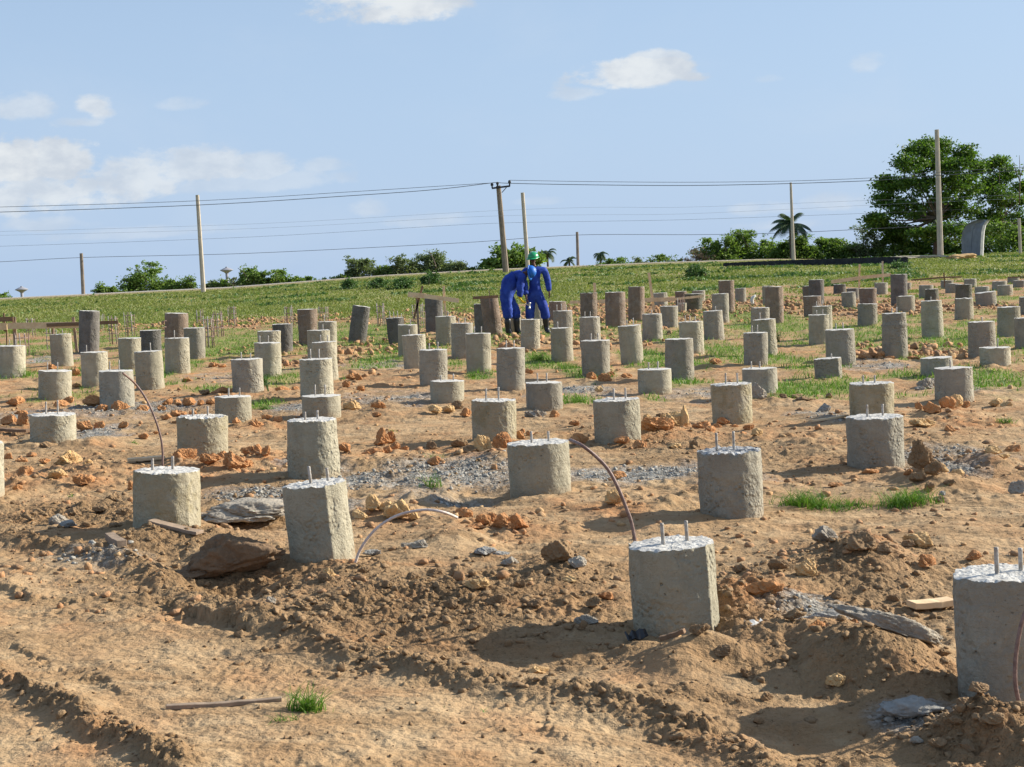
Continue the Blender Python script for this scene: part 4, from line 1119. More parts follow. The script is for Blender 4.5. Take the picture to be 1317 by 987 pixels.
# ------------------------------------------------------------------ timber and scrap
def ground_board(a, b, w, h, mat, label, lift=.0, name='timber_board', cat='board'):
    A = gp(*a); B = gp(*b); A = Vector((A[0], A[1], gh(A[0], A[1])+h/2+lift)); B = Vector((B[0], B[1], gh(B[0], B[1])+h/2+lift))
    c = (A+B)/2
    mb = MB(); n = 8
    d = (B-A); L = d.length; d.normalize(); s = d.cross(Vector((0,0,1))).normalized(); u = s.cross(d)
    V = []; F = []
    for i in range(n+1):
        t = i/n; p = A+(B-A)*t-c + u*(-.012*min(L,.35)/.35*.4*math.sin(t*3.1)+random.uniform(-.0015,.0015))
        e = random.uniform(-.002,.002)
        for sx, sz in ((-1,-1),(1,-1),(1,1),(-1,1)): V.append(p+s*sx*(w/2+e)+u*sz*h/2)
    for i in range(n):
        for k in range(4):
            k2 = (k+1)%4; F.append((i*4+k, i*4+k2, (i+1)*4+k2, (i+1)*4+k))
    F += [(3,2,1,0), (n*4, n*4+1, n*4+2, n*4+3)]
    mb.add(V, F); o = mb.build(name, M[mat], None, False, c)
    bv = o.modifiers.new('b', 'BEVEL'); bv.width = .002; bv.segments = 1
    return tag(o, label, cat)
ground_board((214,916),(363,908),.03,.018,'greywood','greyish brown board lying flat on the sand in the left foreground')
ground_board((165,599),(212,596),.10,.025,'wood','short pale plank lying behind the olive-yellow pile',.02)
ground_board((142,706),(158,717),.06,.045,'greywood','small wooden block lying left of the huge dark boulder',.01)
ground_board((1172,795),(1225,791),.09,.03,'wood','pale plank end pointing at the left side of the largest pile',.01)
ground_board((1044,552),(1090,545),.04,.02,'wood','thin pale stick lying left of the wide grey pile',.02)
ground_board((196,696),(258,700),.08,.02,'greywood','flat weathered board under the foot of the olive-yellow pile',.01)
ground_board((850,850),(882,853),.03,.02,'oldwood','short brown stick in the soil before the front pile',.02)
ground_board((0,560),(38,562),.08,.03,'oldwood','old brown plank on the ground left of the short wide pile',.03)

def scrap(px, py, w, h, mat, label, name, cat, ang=0.):
    P = gp(px, py); d = P[1]; W = w*d/FOC; H = h*d/FOC; z = gh(P[0], d)
    rng = np.random.default_rng(int(px+py)); V = []; F = []
    n = 6
    for s_ in (0, 1):
        for i in range(n+1):
            t = i/n-.5
            V.append((t*W, rng.uniform(-.1,.1)*W+s_*W*.35, H*(.35+.5*rng.uniform(0,1))*(1 if s_ else .5)))
    for i in range(n): F.append((i, i+1, n+2+i, n+1+i))
    o = mesh(name, V, F, M[mat], None, False, (P[0], d, z)); o.rotation_euler.z = ang
    so = o.modifiers.new('s', 'SOLIDIFY'); so.thickness = .008
    return tag(o, label, cat)
scrap(822,832,28,22,'plastic','crumpled black plastic scrap at the left foot of the front pile','plastic_scrap','scrap',.3)
scrap(975,828,26,9,'white','small white scrap in the soil right of the front pile','white_scrap','scrap',.5)
# curved white scrap far back
mb = MB(); P = gp(969,394); d = P[1]
pts = [Vector(at(x_, y_, d))-Vector(P) for x_, y_ in ((971,394),(968,391),(967,387),(968,383),(972,380))]
mb.tube(pts, [.02,.05,.06,.05,.03], 6); tag(mb.build('curved_scrap', M['white'], None, True, Vector(P)), 'curved white scrap standing between the far piles, like a crescent', 'scrap')

def rail(label, planks, posts, Ypx, ppm=None, group=None):
    """batter boards: planks [(x0,y0,x1,y1,hpx,mat)], posts [(x0,y0,x1,y1,wpx,mat)], all at the distance of ground point Ypx"""
    P = gp(*Ypx); d = P[1]; B = Vector((P[0], d, float(base_h(P[0], d)))); k = d/FOC
    root = empty('timber_rail', B, label, 'timber rail', group)
    for pi_, (x0, y0, x1, y1, hp, mt) in enumerate(planks):
        mb = MB(); mb.beam(Vector(at(x0,y0,d-.03-.028*pi_))-B, Vector(at(x1,y1,d-.03-.028*pi_))-B, .025, hp*k, (0,0,1)); mb.build('plank', M[mt], root)
    for (x0, y0, x1, y1, wp, mt) in posts:
        mb = MB(); a = Vector(at(x0,y0,d+.03))-B; b = Vector(at(x1,y1,d+.03))-B; b = b+(b-a).normalized()*.25
        mb.beam(a, b, wp*k, .03, (0,1,0)); mb.build('post', M[mt], root)
    return root
rail('long old timber rail on posts at the left edge, passing behind the tall brownish pile',
 [(-30,412,17,410.5,6,'oldwood'),(-30,421,9,420,9,'wood'),(10,419.5,112,418,8,'wood'),(60,418.5,152,414.5,4.5,'oldwood')],
 [(18,408,20,446,4.6,'greywood'),(8.5,420,9,446,1.6,'oldwood'),(94,408,99,453,3.6,'greywood'),(5,403,5.5,412,2,'oldwood'),(68,416,68,432,2.4,'greywood')],(60,455))
rail('pale timber rail crossed by two stakes above the dark pile with the crumbled side',
 [(524.5,379,548,381,6.5,'wood'),(545,381,590.5,387,5.5,'wood')],[(543.5,368,536,396,2.6,'oldwood'),(570.5,368,572.5,402,3.2,'wood'),(536,380,538,418,3,'greywood')],(560,436))
rail('short dark timber lying across the top of the leaning pile, with a nail standing up',
 [(608,383.5,641,381.5,3.6,'oldwood')],[(629,374,629.5,382,1,'rust')],(635,440))
rail('far timber rail behind the brown piles with an upright stake and a leaning stake',
 [(733,389,772,388,4,'wood'),(770,388,868,385,5,'wood'),(868,385,905,381,3,'wood')],[(764.5,364,766,400,3.8,'wood'),(834.5,351,841,399,3.4,'wood')],(800,404))
rail('new timber rail climbing to the right with two tall stakes, far right of centre',
 [(1069,363,1107,357.5,4.6,'wood'),(1106,357.5,1146,353.5,4.2,'wood')],[(1105.5,340,1105,370,2.4,'wood'),(1135,336,1135.5,364,2.2,'cream')],(1105,378))
rail('thin dark far rail with a small stake near the right edge',
 [(1172,360.5,1214,357,2,'oldwood'),(1214,357,1237,356.5,1.8,'oldwood'),(1296,357,1330,356,1.6,'oldwood')],[(1214,351,1214.5,361,1.6,'oldwood')],(1214,372))

# ------------------------------------------------------------------ rebar cages
def cage(x0, x1, yt, yb, label, n=6, hoops=(.35,.6,.85), jit=4):
    P = gp((x0+x1)/2, yb); d = P[1]; B = Vector((P[0], d, float(base_h(P[0], d)))); k = d/FOC
    R = max((x1-x0)/2*k, .08); H = (yb-yt)*k
    root = empty('rebar_cage', B, label, 'rebar cage', 'rebar cages sticking out of the ground')
    rng = np.random.default_rng(int(x0*3))
    for i in range(n):
        a = 2*math.pi*(i+.3)/n; x_, y_ = R*math.cos(a), R*math.sin(a)
        mb = MB(); hh = H*(1-rng.uniform(0, .14)); dx = rng.uniform(-.03, .03)
        mb.tube([(x_, y_, -.2), (x_+dx*.4, y_, hh*.5), (x_+dx, y_+rng.uniform(-.03,.03), hh)], .011, 5)
        mb.build('vertical_bar', M['bar'] if i % 2 else M['rust'], root, True)
    for h in hoops:
        mb = MB(); mb.tube([(R*1.03*math.cos(t*math.pi/8), R*1.03*math.sin(t*math.pi/8), H*h) for t in range(17)], .008, 4)
        mb.build('hoop', M['rust'], root, True)
cage(35,45,408,434,'thin rebar cage standing behind the timber rail at the far left')
cage(21,37,427,458,'rebar cage with a square hoop behind the pile at the very left edge',7,(.4,.75))
cage(60,71,415,450,'slim rebar cage left of the post in the left timber rail',5)
cage(129,135,403,426,'pair of thin bars right of the tall pile with the diagonal mark',4,(.5,))
cage(142,153,405,442,'rebar cage at the right end of the left timber rail',6)
cage(162,173,401,434,'rebar cage behind the half-hidden pale pile on the left, with one taller bar',6)
cage(253,262,397,418,'short rebar cage right of the brown pile with the iron loop',5,(.5,))
cage(264,276,405,448,'tall rusty rebar cage just right of the grey pile beside the brown one',7)
cage(275,288,399,434,'rebar cage between two others on the grass left of centre',7)
cage(294,305,392,421,'rebar cage with three hoops, farthest of the row left of centre',6)
cage(367,378,392,420,'rebar cage behind the slim dark pile',6)
cage(411,423,393,416,'rebar cage rising behind the stacked column of piles',6)
cage(486,496,390,420,'rebar cage between the leaning six-sided pile and the dark pile with four bars',6)
cage(532,547,388,422,'rebar cage under the crossed timber stakes',6)
cage(873,878,382,404,'two thin bars at the left of the far squat cluster',3,(.5,))
# iron loop on the brown pile
P = gp(212,447); mb = MB(); d = P[1]
q = [Vector(at(a, b, d+.1))-Vector(P) for a, b in ((214,413),(208,413.5),(208,420.5),(214,421))]
mb.tube(q, .012, 5); tag(mb.build('iron_loop', M['rust'], None, True, Vector(P)), 'square iron loop sticking out left of the brown rust-stained pile', 'iron loop')

# ------------------------------------------------------------------ power poles, wires
def crest_pt(px, py, Y):
    p = at(px, py, Y); return Vector(p)
def upole(x0, y0, x1, y1, Y, wpx, mat, label, taper=.75, name='utility_pole'):
    T = crest_pt(x0, y0, Y); Bq = crest_pt(x1, y1, Y)
    gz = float(base_h(Bq.x, Y)); base = Vector((Bq.x, Y, gz))
    root = empty(name, base, label, 'utility pole'); k = Y/FOC
    mb = MB(); t = T-base; w = wpx*k/2
    mb.tube([Vector((0,0,-.6))-(t.normalized()*.0), Vector((0,0,0)), t*.5, t], [w*1.05, w, w*(1+taper)/2, w*taper], 8)
    mb.build('shaft', M[mat], root, False)
    return root, t, base, k
upole(253.8,251,262,380,112,6.2,'pole','tall pale pole on the left with notched upper half, first tall one from the left')
upole(104.5,326,107.5,384,122.5,5,'dpole','short brown pole at the far left, only its top half above the grassy slope',.85)
r_, t_, b_, k_ = upole(641,239,651,356,112,8,'dpole','wooden pole with a crossarm and three insulators, left of the workers',.75)
mb = MB(); c = Vector(at(643,241,112))-b_
a0 = Vector(at(632.5,242.5,111.8))-b_; a1 = Vector(at(656,239.5,111.8))-b_
mb.beam(a0, a1, .12, .12); mb.build('crossarm', M['iron'], r_)
for (xx, yy, tt) in ((633,242,235.5),(640,240,234.5),(655.5,239.5,232)):
    mb = MB(); p0 = Vector(at(xx,yy,111.8))-b_; p1 = Vector(at(xx-.3,tt,111.8))-b_
    mb.tube([p0, p0.lerp(p1,.4), p0.lerp(p1,.5), p0.lerp(p1,.75), p1], [.05,.05,.10,.10,.06], 8); mb.build('insulator', M['iron'], r_, True)
mb = MB(); mb.beam(Vector(at(645.5,248,111.9))-b_, Vector(at(652,240.5,111.9))-b_, .05, .05); mb.build('brace', M['iron'], r_)
upole(672,248,679,346,118,5.4,'pole','plain pale pole just right of the wooden crossarm pole, behind the workers',.85)
upole(742.2,298.5,743.8,350,124,4,'dpole','short dark pole between the palms, right of the workers',.85)
upole(1017,235,1021,345,114,5,'pole','pale pole standing in front of the leaning palm, right of centre',.6)
upole(1204.8,167,1209.5,330,113,8,'pole','tallest pole, grey concrete, in front of the big tree',.7)
upole(1310.5,281,1312.5,334,110,4.2,'pole','short grey post near the right edge beside the curved panel',.95)

def wire(pts, Y, r, label, group, mat='wire'):
    P = [Vector(at(a, b, Y)) for a, b in pts]; out = []; n = len(P)
    for i in range(n-1):
        p0 = P[max(i-1,0)]; p1 = P[i]; p2 = P[i+1]; p3 = P[min(i+2,n-1)]
        for k in range(8):
            t = k/8; out.append(.5*((2*p1)+(p2-p0)*t+(2*p0-5*p1+4*p2-p3)*t*t+(3*p1-p0-3*p2+p3)*t**3))
    out.append(P[-1]); base = out[0].copy()
    mb = MB(); mb.tube([p-base for p in out], r, 5)
    tag(mb.build('overhead_wire', M[mat], None, True, base), label, 'wire', group)
def kink(L, R):  # two spans meeting at the crossarm pole, built as two wires' worth of points in one line
    return L+R
G1 = 'overhead wires'
wire([(-120,268),(0,266.5),(254,258.5),(450,247),(560,240),(632.8,235.5)],111.8,.016,'topmost wire from the left edge to the crossarm pole',G1)
wire([(-120,275),(0,273),(254,264),(450,252),(560,244),(640,234.5)],111.8,.022,'second wire from the top, left of the crossarm pole',G1)
wire([(655.2,232),(760,233.8),(890,234.6),(1017,233),(1130,228.5),(1205,222),(1400,210)],111.8,.016,'topmost wire from the crossarm pole to the big tree',G1)
wire([(640,234.5),(656,236),(760,238),(890,238.8),(1017,236.3),(1130,232),(1205,226),(1400,214)],111.7,.022,'second wire from the top, right of the crossarm pole',G1)
wire([(-100,299),(0,298),(330,288),(610,272.5),(760,267),(890,266.5),(1130,257.5),(1205,255),(1400,247)],109,.006,'faint upper one of the three middle wires, greenish where it crosses the big tree',G1,'wirel')
wire([(-100,304),(0,303),(330,294),(610,279),(760,276.5),(890,275),(1130,263.5),(1205,260),(1400,252)],109,.006,'faint central one of the three middle wires',G1,'wirel')
wire([(-100,318),(0,317),(330,304.7),(610,288.5),(760,285),(890,282.5),(1130,274),(1400,263)],121,.009,'lowest of the three middle wires, darker than the other two',G1)
wire([(-100,341),(0,337),(105,331.5),(254,328),(330,325.6),(450,320),(610,311.5),(742,302.5),(900,302),(1017,299.5),(1130,294),(1400,281)],122.6,.018,'lowest wire, resting on the two short dark poles',G1)

# ------------------------------------------------------------------ far water towers
def tower(px, ytop, ybot, wpx, Y, label):
    base = Vector(at(px+.6, ybot, Y)); gz = float(base_h(base.x, Y)); B = Vector((base.x, Y, gz)); k = Y/FOC
    top = at(px, ytop, Y)[2]-gz; r = wpx/2*k; sl = at(px, ytop+5, Y)[2]-gz
    root = empty('water_tower', B, label, 'water tower')
    mb = MB(); mb.tube([(0,0,-2),(0,0,sl-2.0*k)], 1.8*k, 14); mb.build('column', M['tower'], root, True)
    mb = MB(); cy = top
    prof = [(.25*1,cy-9*k,1.8*k),(0,cy-7.5*k,3.2*k),(0,cy-4.9*k,r),(0,cy-4.2*k,r),(0,cy-1.8*k,3.0*k),(0,cy-1.6*k,1.6*k),(0,cy-.3*k,1.3*k)]
    mb.tube([(0,0,z) for _, z, _ in prof], [q for _, _, q in prof], 28); mb.build('tank', M['tower'], root, False)
tower(28.5,368,392,16.5,640,'farther of the two mushroom-shaped water towers, at the far left')
tower(292.5,343,376,16.5,600,'mushroom-shaped water tower on a white column, between the bushes left of centre')

# ------------------------------------------------------------------ curved precast panel, black barrier, dirt mound
def curved_panel():
    Y = 108.; k = Y/FOC; B = Vector(at(1252,334,Y)); B.z = float(base_h(B.x, Y)); root = empty('curved_wall', B, 'grey curved precast panel leaning over at its top, standing beside the road at the right', 'wall')
    # profile: wall rising, then curling outward to the right
    def P(px, py, dy): return Vector(at(px, py, Y+dy))-B
    outer = [(1237,331,3.0),(1236.5,306,3.0),(1238,298,2.7),(1242,291,2.2),(1249,285.5,1.3),(1258,282.5,.4)]
    inner = [(1260,337,0),(1261,312,0),(1262,298,0),(1264,290,0),(1268,284.5,0),(1271,283,0)]
    mid_ = [(1249,334,1.5),(1249.5,309,1.5),(1251,296,1.4),(1254,289,1.1),(1259,285,.6),(1264,282.7,.2)]
    def strip(a, b, name, mat):
        V = [P(*p) for p in a]+[P(*p) for p in b]; n = len(a)
        V2 = [v+Vector((.12,.25,0)) for v in V]; F = []
        for i in range(n-1): F.append((i, n+i, n+i+1, i+1)); F.append((2*n+i, 2*n+i+1, 3*n+i+1, 3*n+i))
        for i in range(n-1): F.append((i, i+1, 2*n+i+1, 2*n+i)); F.append((n+i, 3*n+i, 3*n+i+1, n+i+1))
        F.append((0, 2*n, 3*n, n)); F.append((n-1, 2*n-1, 4*n-1, 3*n-1))
        mesh(name, V+V2, F, M[mat], root, False)
    strip(outer, mid_, 'slab', 'panel'); strip([(p[0]+.25,p[1],p[2]) for p in mid_], inner, 'slab', 'panel')
    rim = [(p[0]+3.6,p[1]-.3,p[2]+.1) for p in inner]
    strip([(p[0]+.2,p[1],p[2]) for p in inner], rim, 'rim', 'panelrim')
curved_panel()
def shadeband():  # dark strip standing in for the shaded band below the skyline bushes
    Y = 117.; xs = np.linspace(930, 1168, 60); V = []; F = []
    tops = np.interp(xs, [930,960,1020,1080,1140,1168], [339,337.3,335,333,330.8,331.5]); bots = np.interp(xs, [930,960,1000,1060,1120,1168], [340,340.5,343,342.5,339.5,334])
    bxs = [930, 1000, 1060, 1120, 1168]; bys = [gp(a_, b_)[1] for a_, b_ in ((930,341.5),(1000,343.5),(1060,343.5),(1120,341),(1168,338))]; bys = list(np.polyval(np.polyfit(bxs, bys, 1), bxs))
    Y = float(np.interp(1020, bxs, bys)); B = Vector(at(1020, 344, Y)); B.z = float(base_h(B.x, Y))
    for s_ in (0, 1):
        for x_, t_, b_ in zip(xs, tops, bots):
            j = math.sin(x_*.4)*.04
            Yb = np.interp(x_, bxs, bys); p = Vector(at(x_, t_-.4+.3*math.sin(x_*.9), Yb+j+s_*.15))-B; q = Vector(at(x_, b_, Yb+j+s_*.15))-B; q.z -= .25
            V += [p, q]
    n = len(xs)
    for i in range(n-1):
        F += [(2*i, 2*i+1, 2*i+3, 2*i+2), (2*n+2*i, 2*n+2*i+2, 2*n+2*i+3, 2*n+2*i+1), (2*i, 2*i+2, 2*n+2*i+2, 2*n+2*i)]
    F += [(0, 2*n, 2*n+1, 1), (2*n-2, 2*n-1, 4*n-1, 4*n-2)]
    tag(mesh('dark_shadeband', V, F, M['black'], None, False, B), 'long low black barrier running along the road at the top of the slope', 'shadeband')
shadeband()
clod(1232,334,44,8,'yclay','low brown dirt mound at the foot of the tallest pole','','dirt_mound','dirt mound',4,depth=20)
clod(1165,334,100,5,'cream','long low dirt bank at the end of the black barrier','','dirt_bank','dirt bank',4,depth=20)

# ------------------------------------------------------------------ vegetation
def leaf_quads(C, size, rng, up=.3, asp=.55):
    n = len(C); d = rng.normal(size=(n, 3)); d[:, 2] = d[:, 2]*.6-up*.3; d /= np.linalg.norm(d, axis=1)[:, None]
    s = np.cross(d, rng.normal(size=(n, 3))); s /= np.linalg.norm(s, axis=1)[:, None]
    L = (size*rng.uniform(.6, 1.3, n))[:, None]
    V = np.stack([C, C+d*L*.5+s*L*asp*.5, C+d*L, C+d*L*.5-s*L*asp*.5], 1).reshape(-1, 3)
    F = np.arange(n*4).reshape(-1, 4).astype(np.int32)
    return V, F

def limbs(mb, p, d, L, r, depth, rng, tips, spread=.6, droop=0., seg=3):
    pts = [p]; rad = [r]; q = p.copy(); dd = d.copy()
    for i in range(seg):
        dd = (dd+Vector(rng.normal(0, .16, 3))-Vector((0,0,droop))).normalized(); q = q+dd*(L/seg); pts.append(q.copy()); rad.append(r*(1-.45*(i+1)/seg))
        if depth <= 1: tips.append((q.copy(), depth))
    mb.tube(pts, rad, 6 if r > .06 else 4, False)
    if depth == 0: return
    for k in range(rng.integers(2, 4)):
        nd = (dd+Vector(rng.normal(0, spread, 3))).normalized(); nd.z = abs(nd.z)*.7+.05
        limbs(mb, pts[-1-(k % 2)], nd.normalized(), L*rng.uniform(.55, .8), r*.55, depth-1, rng, tips, spread, droop)

def bush(x0, x1, ytop, ybase, Y, label, mat='leafbush', n=1600, leaf=.16, style='round', name='bush', cat='bush', seed=0):
    ytop -= .16*(ybase-ytop); mid_x = (x0+x1)/2; x0 = mid_x-(mid_x-x0)*1.22; x1 = mid_x+(x1-mid_x)*1.22
    k = Y/FOC; cx = (x0+x1)/2; B = Vector(at(cx, ybase, Y)); gz = float(base_h(B.x, Y)); B.z = gz
    W = (x1-x0)*k; Ht = at(cx, ytop, Y)[2]-gz
    vis = (ybase-ytop)*k
    rng = np.random.default_rng(int(cx*7+ytop)+seed)
    root = empty(name, B, label, cat, 'bushes and trees along the skyline')
    mb = MB(); tips = []
    ns = max(4, int(W/1.1)); Cs = []
    for i in range(ns):
        u = (i+.5)/ns-.5; bx = u*W*.7; ex = u*W+rng.uniform(-.1,.1)*W
        env = (1-abs(2*u)**3)*(.8+.3*rng.uniform(0, 1)); 
        if style == 'spiky': env = (1-abs(2*u)**2.2)*(.6+.55*rng.uniform(0, 1))
        top = Ht-vis+vis*max(env, .25)
        p0 = Vector((bx, rng.uniform(-.3,.3)*W*.4, -.3)); p1 = Vector((ex, p0.y+rng.uniform(-.5,.5), top))
        m_ = p0.lerp(p1, .55)+Vector((rng.uniform(-.3,.3), 0, .1))
        mb.tube([p0, m_, p1], [.07,.045,.015], 5, False)
        nb = 7 if style == 'spiky' else 6
        for j in range(nb):
            t = rng.uniform(.3, 1); b0 = m_.lerp(p1, (t-.3)/.7) if t > .3 else m_
            L = rng.uniform(.5, 1.2)*min(vis, 3.2)*.36
            a = rng.uniform(0, 6.28); e = b0+Vector((math.cos(a)*L, math.sin(a)*L*.7, rng.uniform(-.1,.55)*L))
            if e.z > Ht*1.02: e.z = Ht*1.02
            mb.tube([b0, b0.lerp(e,.5)+Vector((0,0,.05)), e], [.03,.02,.01], 4, False)
            for t2 in np.linspace(.25, 1.05, 5): Cs.append((b0.lerp(e, t2), L*(.30 if style == 'round' else .17)))
    for i in range(ns*4):   # thin upright shoots, leafy all along
        u = rng.uniform(-.5, .5); env = (1-abs(2*u)**2.4)*rng.uniform(.45, 1.12 if style == 'spiky' else .98)
        b0 = Vector((u*W*.75, rng.uniform(-.6, .6), Ht-vis*1.25)); e = Vector((u*W*1.02+rng.uniform(-.5, .5), b0.y+rng.uniform(-.4, .4), Ht-vis+vis*max(env, .12)))
        m_ = b0.lerp(e, .5)+Vector((rng.uniform(-.2, .2), 0, 0)); mb.tube([b0, m_, e], [.03, .02, .008], 4, False)
        for t2 in np.linspace(.35, 1.0, 6): Cs.append((b0.lerp(e, t2), .10+.16*(1-t2)*(1 if style == 'spiky' else 1.6)))
    cc = np.array([tuple(c) for c, _ in Cs]); rr = np.array([r for _, r in Cs])
    n = int(n*2.1); leaf = leaf*1.15; idx = rng.integers(0, len(cc), n)
    P = cc[idx]+rng.normal(size=(n, 3))*rr[idx][:, None]*np.array([1, 1, .55])
    if True:   # low skirt of foliage so that the foot is closed
        m_ = int(n*.6); u = rng.uniform(-.5, .5, m_); hz = Ht-vis*1.15+vis*.95*rng.uniform(0, 1, m_)**1.1*(1-np.abs(2*u)**2)
        P = np.concatenate([P, np.stack([u*W*.95, rng.normal(0, .18, m_)*min(W, 4), hz+rng.normal(0, .1, m_)], 1)])
    V, F = leaf_quads(P, leaf, rng)
    mb.build('branches', M['bark'], root, True); mesh('foliage', V, F, M[mat], root, False)
    return root
YB = 128
bush(126,137,367.5,381,127,'small round-headed bush, left one of a pair beyond the short brown pole',n=500)
bush(138,155,371,381,127,'low bush, right one of the pair beyond the short brown pole',n=500)
bush(160,212,346,379,130,'large open bush with a bare twig on top, left of the tall pale pole','leafbush',2600,.17,'spiky',seed=3)
bush(212,233,364,378,128,'flat-topped light green bush left of the tall pale pole',n=700)
bush(236,250,359,377,128,'little tree-like bush just left of the tall pale pole',n=500)
bush(268,281,364,375,128,'small dark bush right of the tall pale pole',n=450,mat='leafdim')
bush(281,294,359,375,128,'small layered bush touching the nearer water tower column',n=450,style='spiky')
bush(297,306,360,374,128,'bare twiggy little bush right of the nearer water tower',n=120,style='spiky',mat='leafdim')
bush(310,346,347,374,129,'bright green bush with long twigs to its left, right of the nearer water tower','leafbush',2000,.17,'spiky')
bush(344,374,352,372,129,'twiggy green bush right next to the bright one',n=1400,style='spiky')
bush(366,414,359,371,129,'long low hedge-like bush with a flat top','leafbush',1600,.16)
bush(430,450,356,369,129,'low green bush at the left foot of the tall feathery one',n=700)
bush(440,492,334,366,130,'tall feathery bush, first of the big ones left of centre','leafdim',3600,.16,'spiky')
bush(486,512,345,364,130,'light green bush filling the gap between two feathery ones','leafbush',1200,.16)
bush(502,545,333,362,130,'feathery dark bush left part of the widest thicket','leafdim',3000,.16,'spiky')
bush(535,580,331,360,131,'dense bush in the middle of the widest thicket, a dead stick on its top','leafdim',3200,.16,'round')
bush(572,604,341,357,130,'rounded bush at the right end of the widest thicket','leafdim',1700,.16)
bush(598,640,344,355,130,'low sparse bush left of the wooden crossarm pole','leafbush',1100,.15,'spiky')
bush(626,690,322,352,131,'broad-leaved tree behind the crossarm pole and the workers','leafbush',3000,.26,'round','small_tree','tree')
bush(762,786,345,349,129,'low light bush to the right of the palms','leafbush',600,.14)
bush(778,812,336,349,129,'bright green bush right of the palms','leafbush',1500,.15,'round')
bush(806,834,334,347,129,'twiggy sparse bush with loops of stems in the centre-right','leafdim',420,.14,'spiky')
bush(828,878,331,346,129,'long sparse bush with light leaves left of the dry branch','leafbush',900,.15,'spiky')
bush(884,912,322,343,129,'leafless tan bush with dry twigs','dry',320,.12,'spiky')
bush(900,948,312,342,130,'wide green bush right of the dry twigs','leafbush',2800,.17,'round')
bush(935,972,305,341,131,'green bush with a bare stick rising from its top','leafbush',2400,.17,'spiky')
bush(972,1004,310,340,131,'dark twiggy bush left of the leaning palm','leafbush',1800,.17,'spiky')
bush(996,1048,309,339,129,'dense bright green thicket under the leaning palm','leafbush',3600,.18,'round')
bush(1044,1096,310,337,130,'rounded green bush right of the palm','leafbush',2800,.18,'round')
bush(1090,1116,318,335,130,'low light green bush left of the pale sparse one','leafbush',1000,.16)
bush(1100,1136,296,334,129,'tall pale sparse bush just left of the big tree','leafdim',900,.16,'spiky')
bush(1120,1180,313,334,129,'low green hedge under the left side of the big tree','leafbush',2200,.17,'round')
bush(1172,1240,310,334,131,'dark green undergrowth behind the tallest pole','leafbig',2600,.2,'round')
bush(1268,1330,296,336,121,'yellowish green undergrowth right of the curved panel','leafbush',2600,.17,'round')
bush(-30,16,379,390,128,'low bush cut by the left edge of the picture','leafbush',900,.15)
for a_ in ((478,498,361,371,'dark weedy bush on the slope below the tall feathery bush'),(505,532,358,372,'largest weedy bush on the slope, below the widest thicket'),(540,566,352,366,'weedy bush on the upper slope right of the largest one'),(440,460,361,372,'small weedy bush on the slope at the left of the others'),(882,906,344,357,'weedy bush on the slope below the dry twigs'),(1146,1166,338,346,'small dark weedy bush on the slope near the end of the black barrier')):
    bush(a_[0]+3, a_[1]-3, a_[2], a_[3], gp((a_[0]+a_[1])/2, a_[3])[1], a_[4], 'weed', 700, .10, 'round', 'weed_bush', 'bush')
def stick(pts, Y, r, label, name='dead_branch'):
    P = [Vector(at(a, b, Y)) for a, b in pts]; mb = MB(); B = P[0].copy()
    mb.tube([p-B for p in P], [r*(1-.7*i/(len(P)-1)) for i in range(len(P))], 5)
    tag(mb.build(name, M['bark'], None, True, B), label, 'branch')
stick([(561,345),(558,335),(552,323)],130,.09,'dead stick poking out of the top of the widest thicket')
stick([(188,362),(180,352),(175,344)],129.5,.06,'bare twig on top of the large open bush on the left')
stick([(322,362),(312,350),(306,345)],128.5,.06,'bare twig leaning left out of the bright green bush')
stick([(962,318),(955,305),(951,299)],130.5,.08,'bare stick above the green bush right of the dry twigs')

def palm(px, ycrown, ybase, Y, R, label, nf=13, trunk=.16, lean=0, drop=1.0, seed=1, thick=1.0):
    k = Y/FOC; C_ = Vector(at(px, ycrown, Y)); B = Vector(at(px+lean, ybase, Y)); B.z = float(base_h(B.x, Y))
    root = empty('palm_tree', B, label, 'palm tree', 'palm trees'); rng = np.random.default_rng(seed)
    c = C_-B; mb = MB(); n = 8
    mb.tube([Vector((c.x*(i/n)**1.4, 0, c.z*i/n)) for i in range(n+1)], [trunk*(1.25-.45*i/n) for i in range(n+1)], 10); mb.build('trunk', M['bark'], root, True)
    V = []; F = []
    for i in range(nf):
        az = 2*math.pi*i/nf+rng.uniform(-.25,.25); el = rng.choice([1.25,.9,.55,.2,-.1])+rng.uniform(-.12,.12)
        L = R*rng.uniform(.85,1.1); p = c.copy(); N = 12; pp = [p.copy()]; e = el
        for s_ in range(N):
            e -= drop*(.10+.10*s_/N)*(1.3 if el > .5 else 1); p = p+Vector((math.cos(az)*math.cos(e), math.sin(az)*math.cos(e), math.sin(e)))*(L/N); pp.append(p.copy())
        side = Vector((-math.sin(az), math.cos(az), 0))
        for s_ in range(1, N+1):
            t = s_/N; w = R*.32*math.sin(math.pi*min(t*.9+.12, 1))*thick+.03; d_ = (pp[s_]-pp[s_-1]).normalized()
            for sg in (-1, 1):
                for j in range(2):
                    q = pp[s_-1].lerp(pp[s_], j*.5+.25); tip = q+side*sg*w*.75+d_*w*.55-Vector((0,0,w*.5))
                    b0 = len(V); V += [q-d_*w*.12, q+d_*w*.12, tip]; F.append((b0, b0+1, b0+2))
        b0 = len(V)
    mb = MB()
    mesh('crown', V, F, M['frond'], root, False)
palm(704,325.5,352,150,1.25,'palm right behind the green helmet of the standing worker',15,.10,1,seed=3,drop=1.15,thick=1.0)
palm(732,336,352,150,1.15,'lowest palm, touching the left side of the short dark pole',12,.10,1,seed=5,drop=1.05)
palm(772.5,327.5,352,150,1.05,'palm standing apart, right of the short dark pole',13,.10,0,seed=8,drop=1.1)
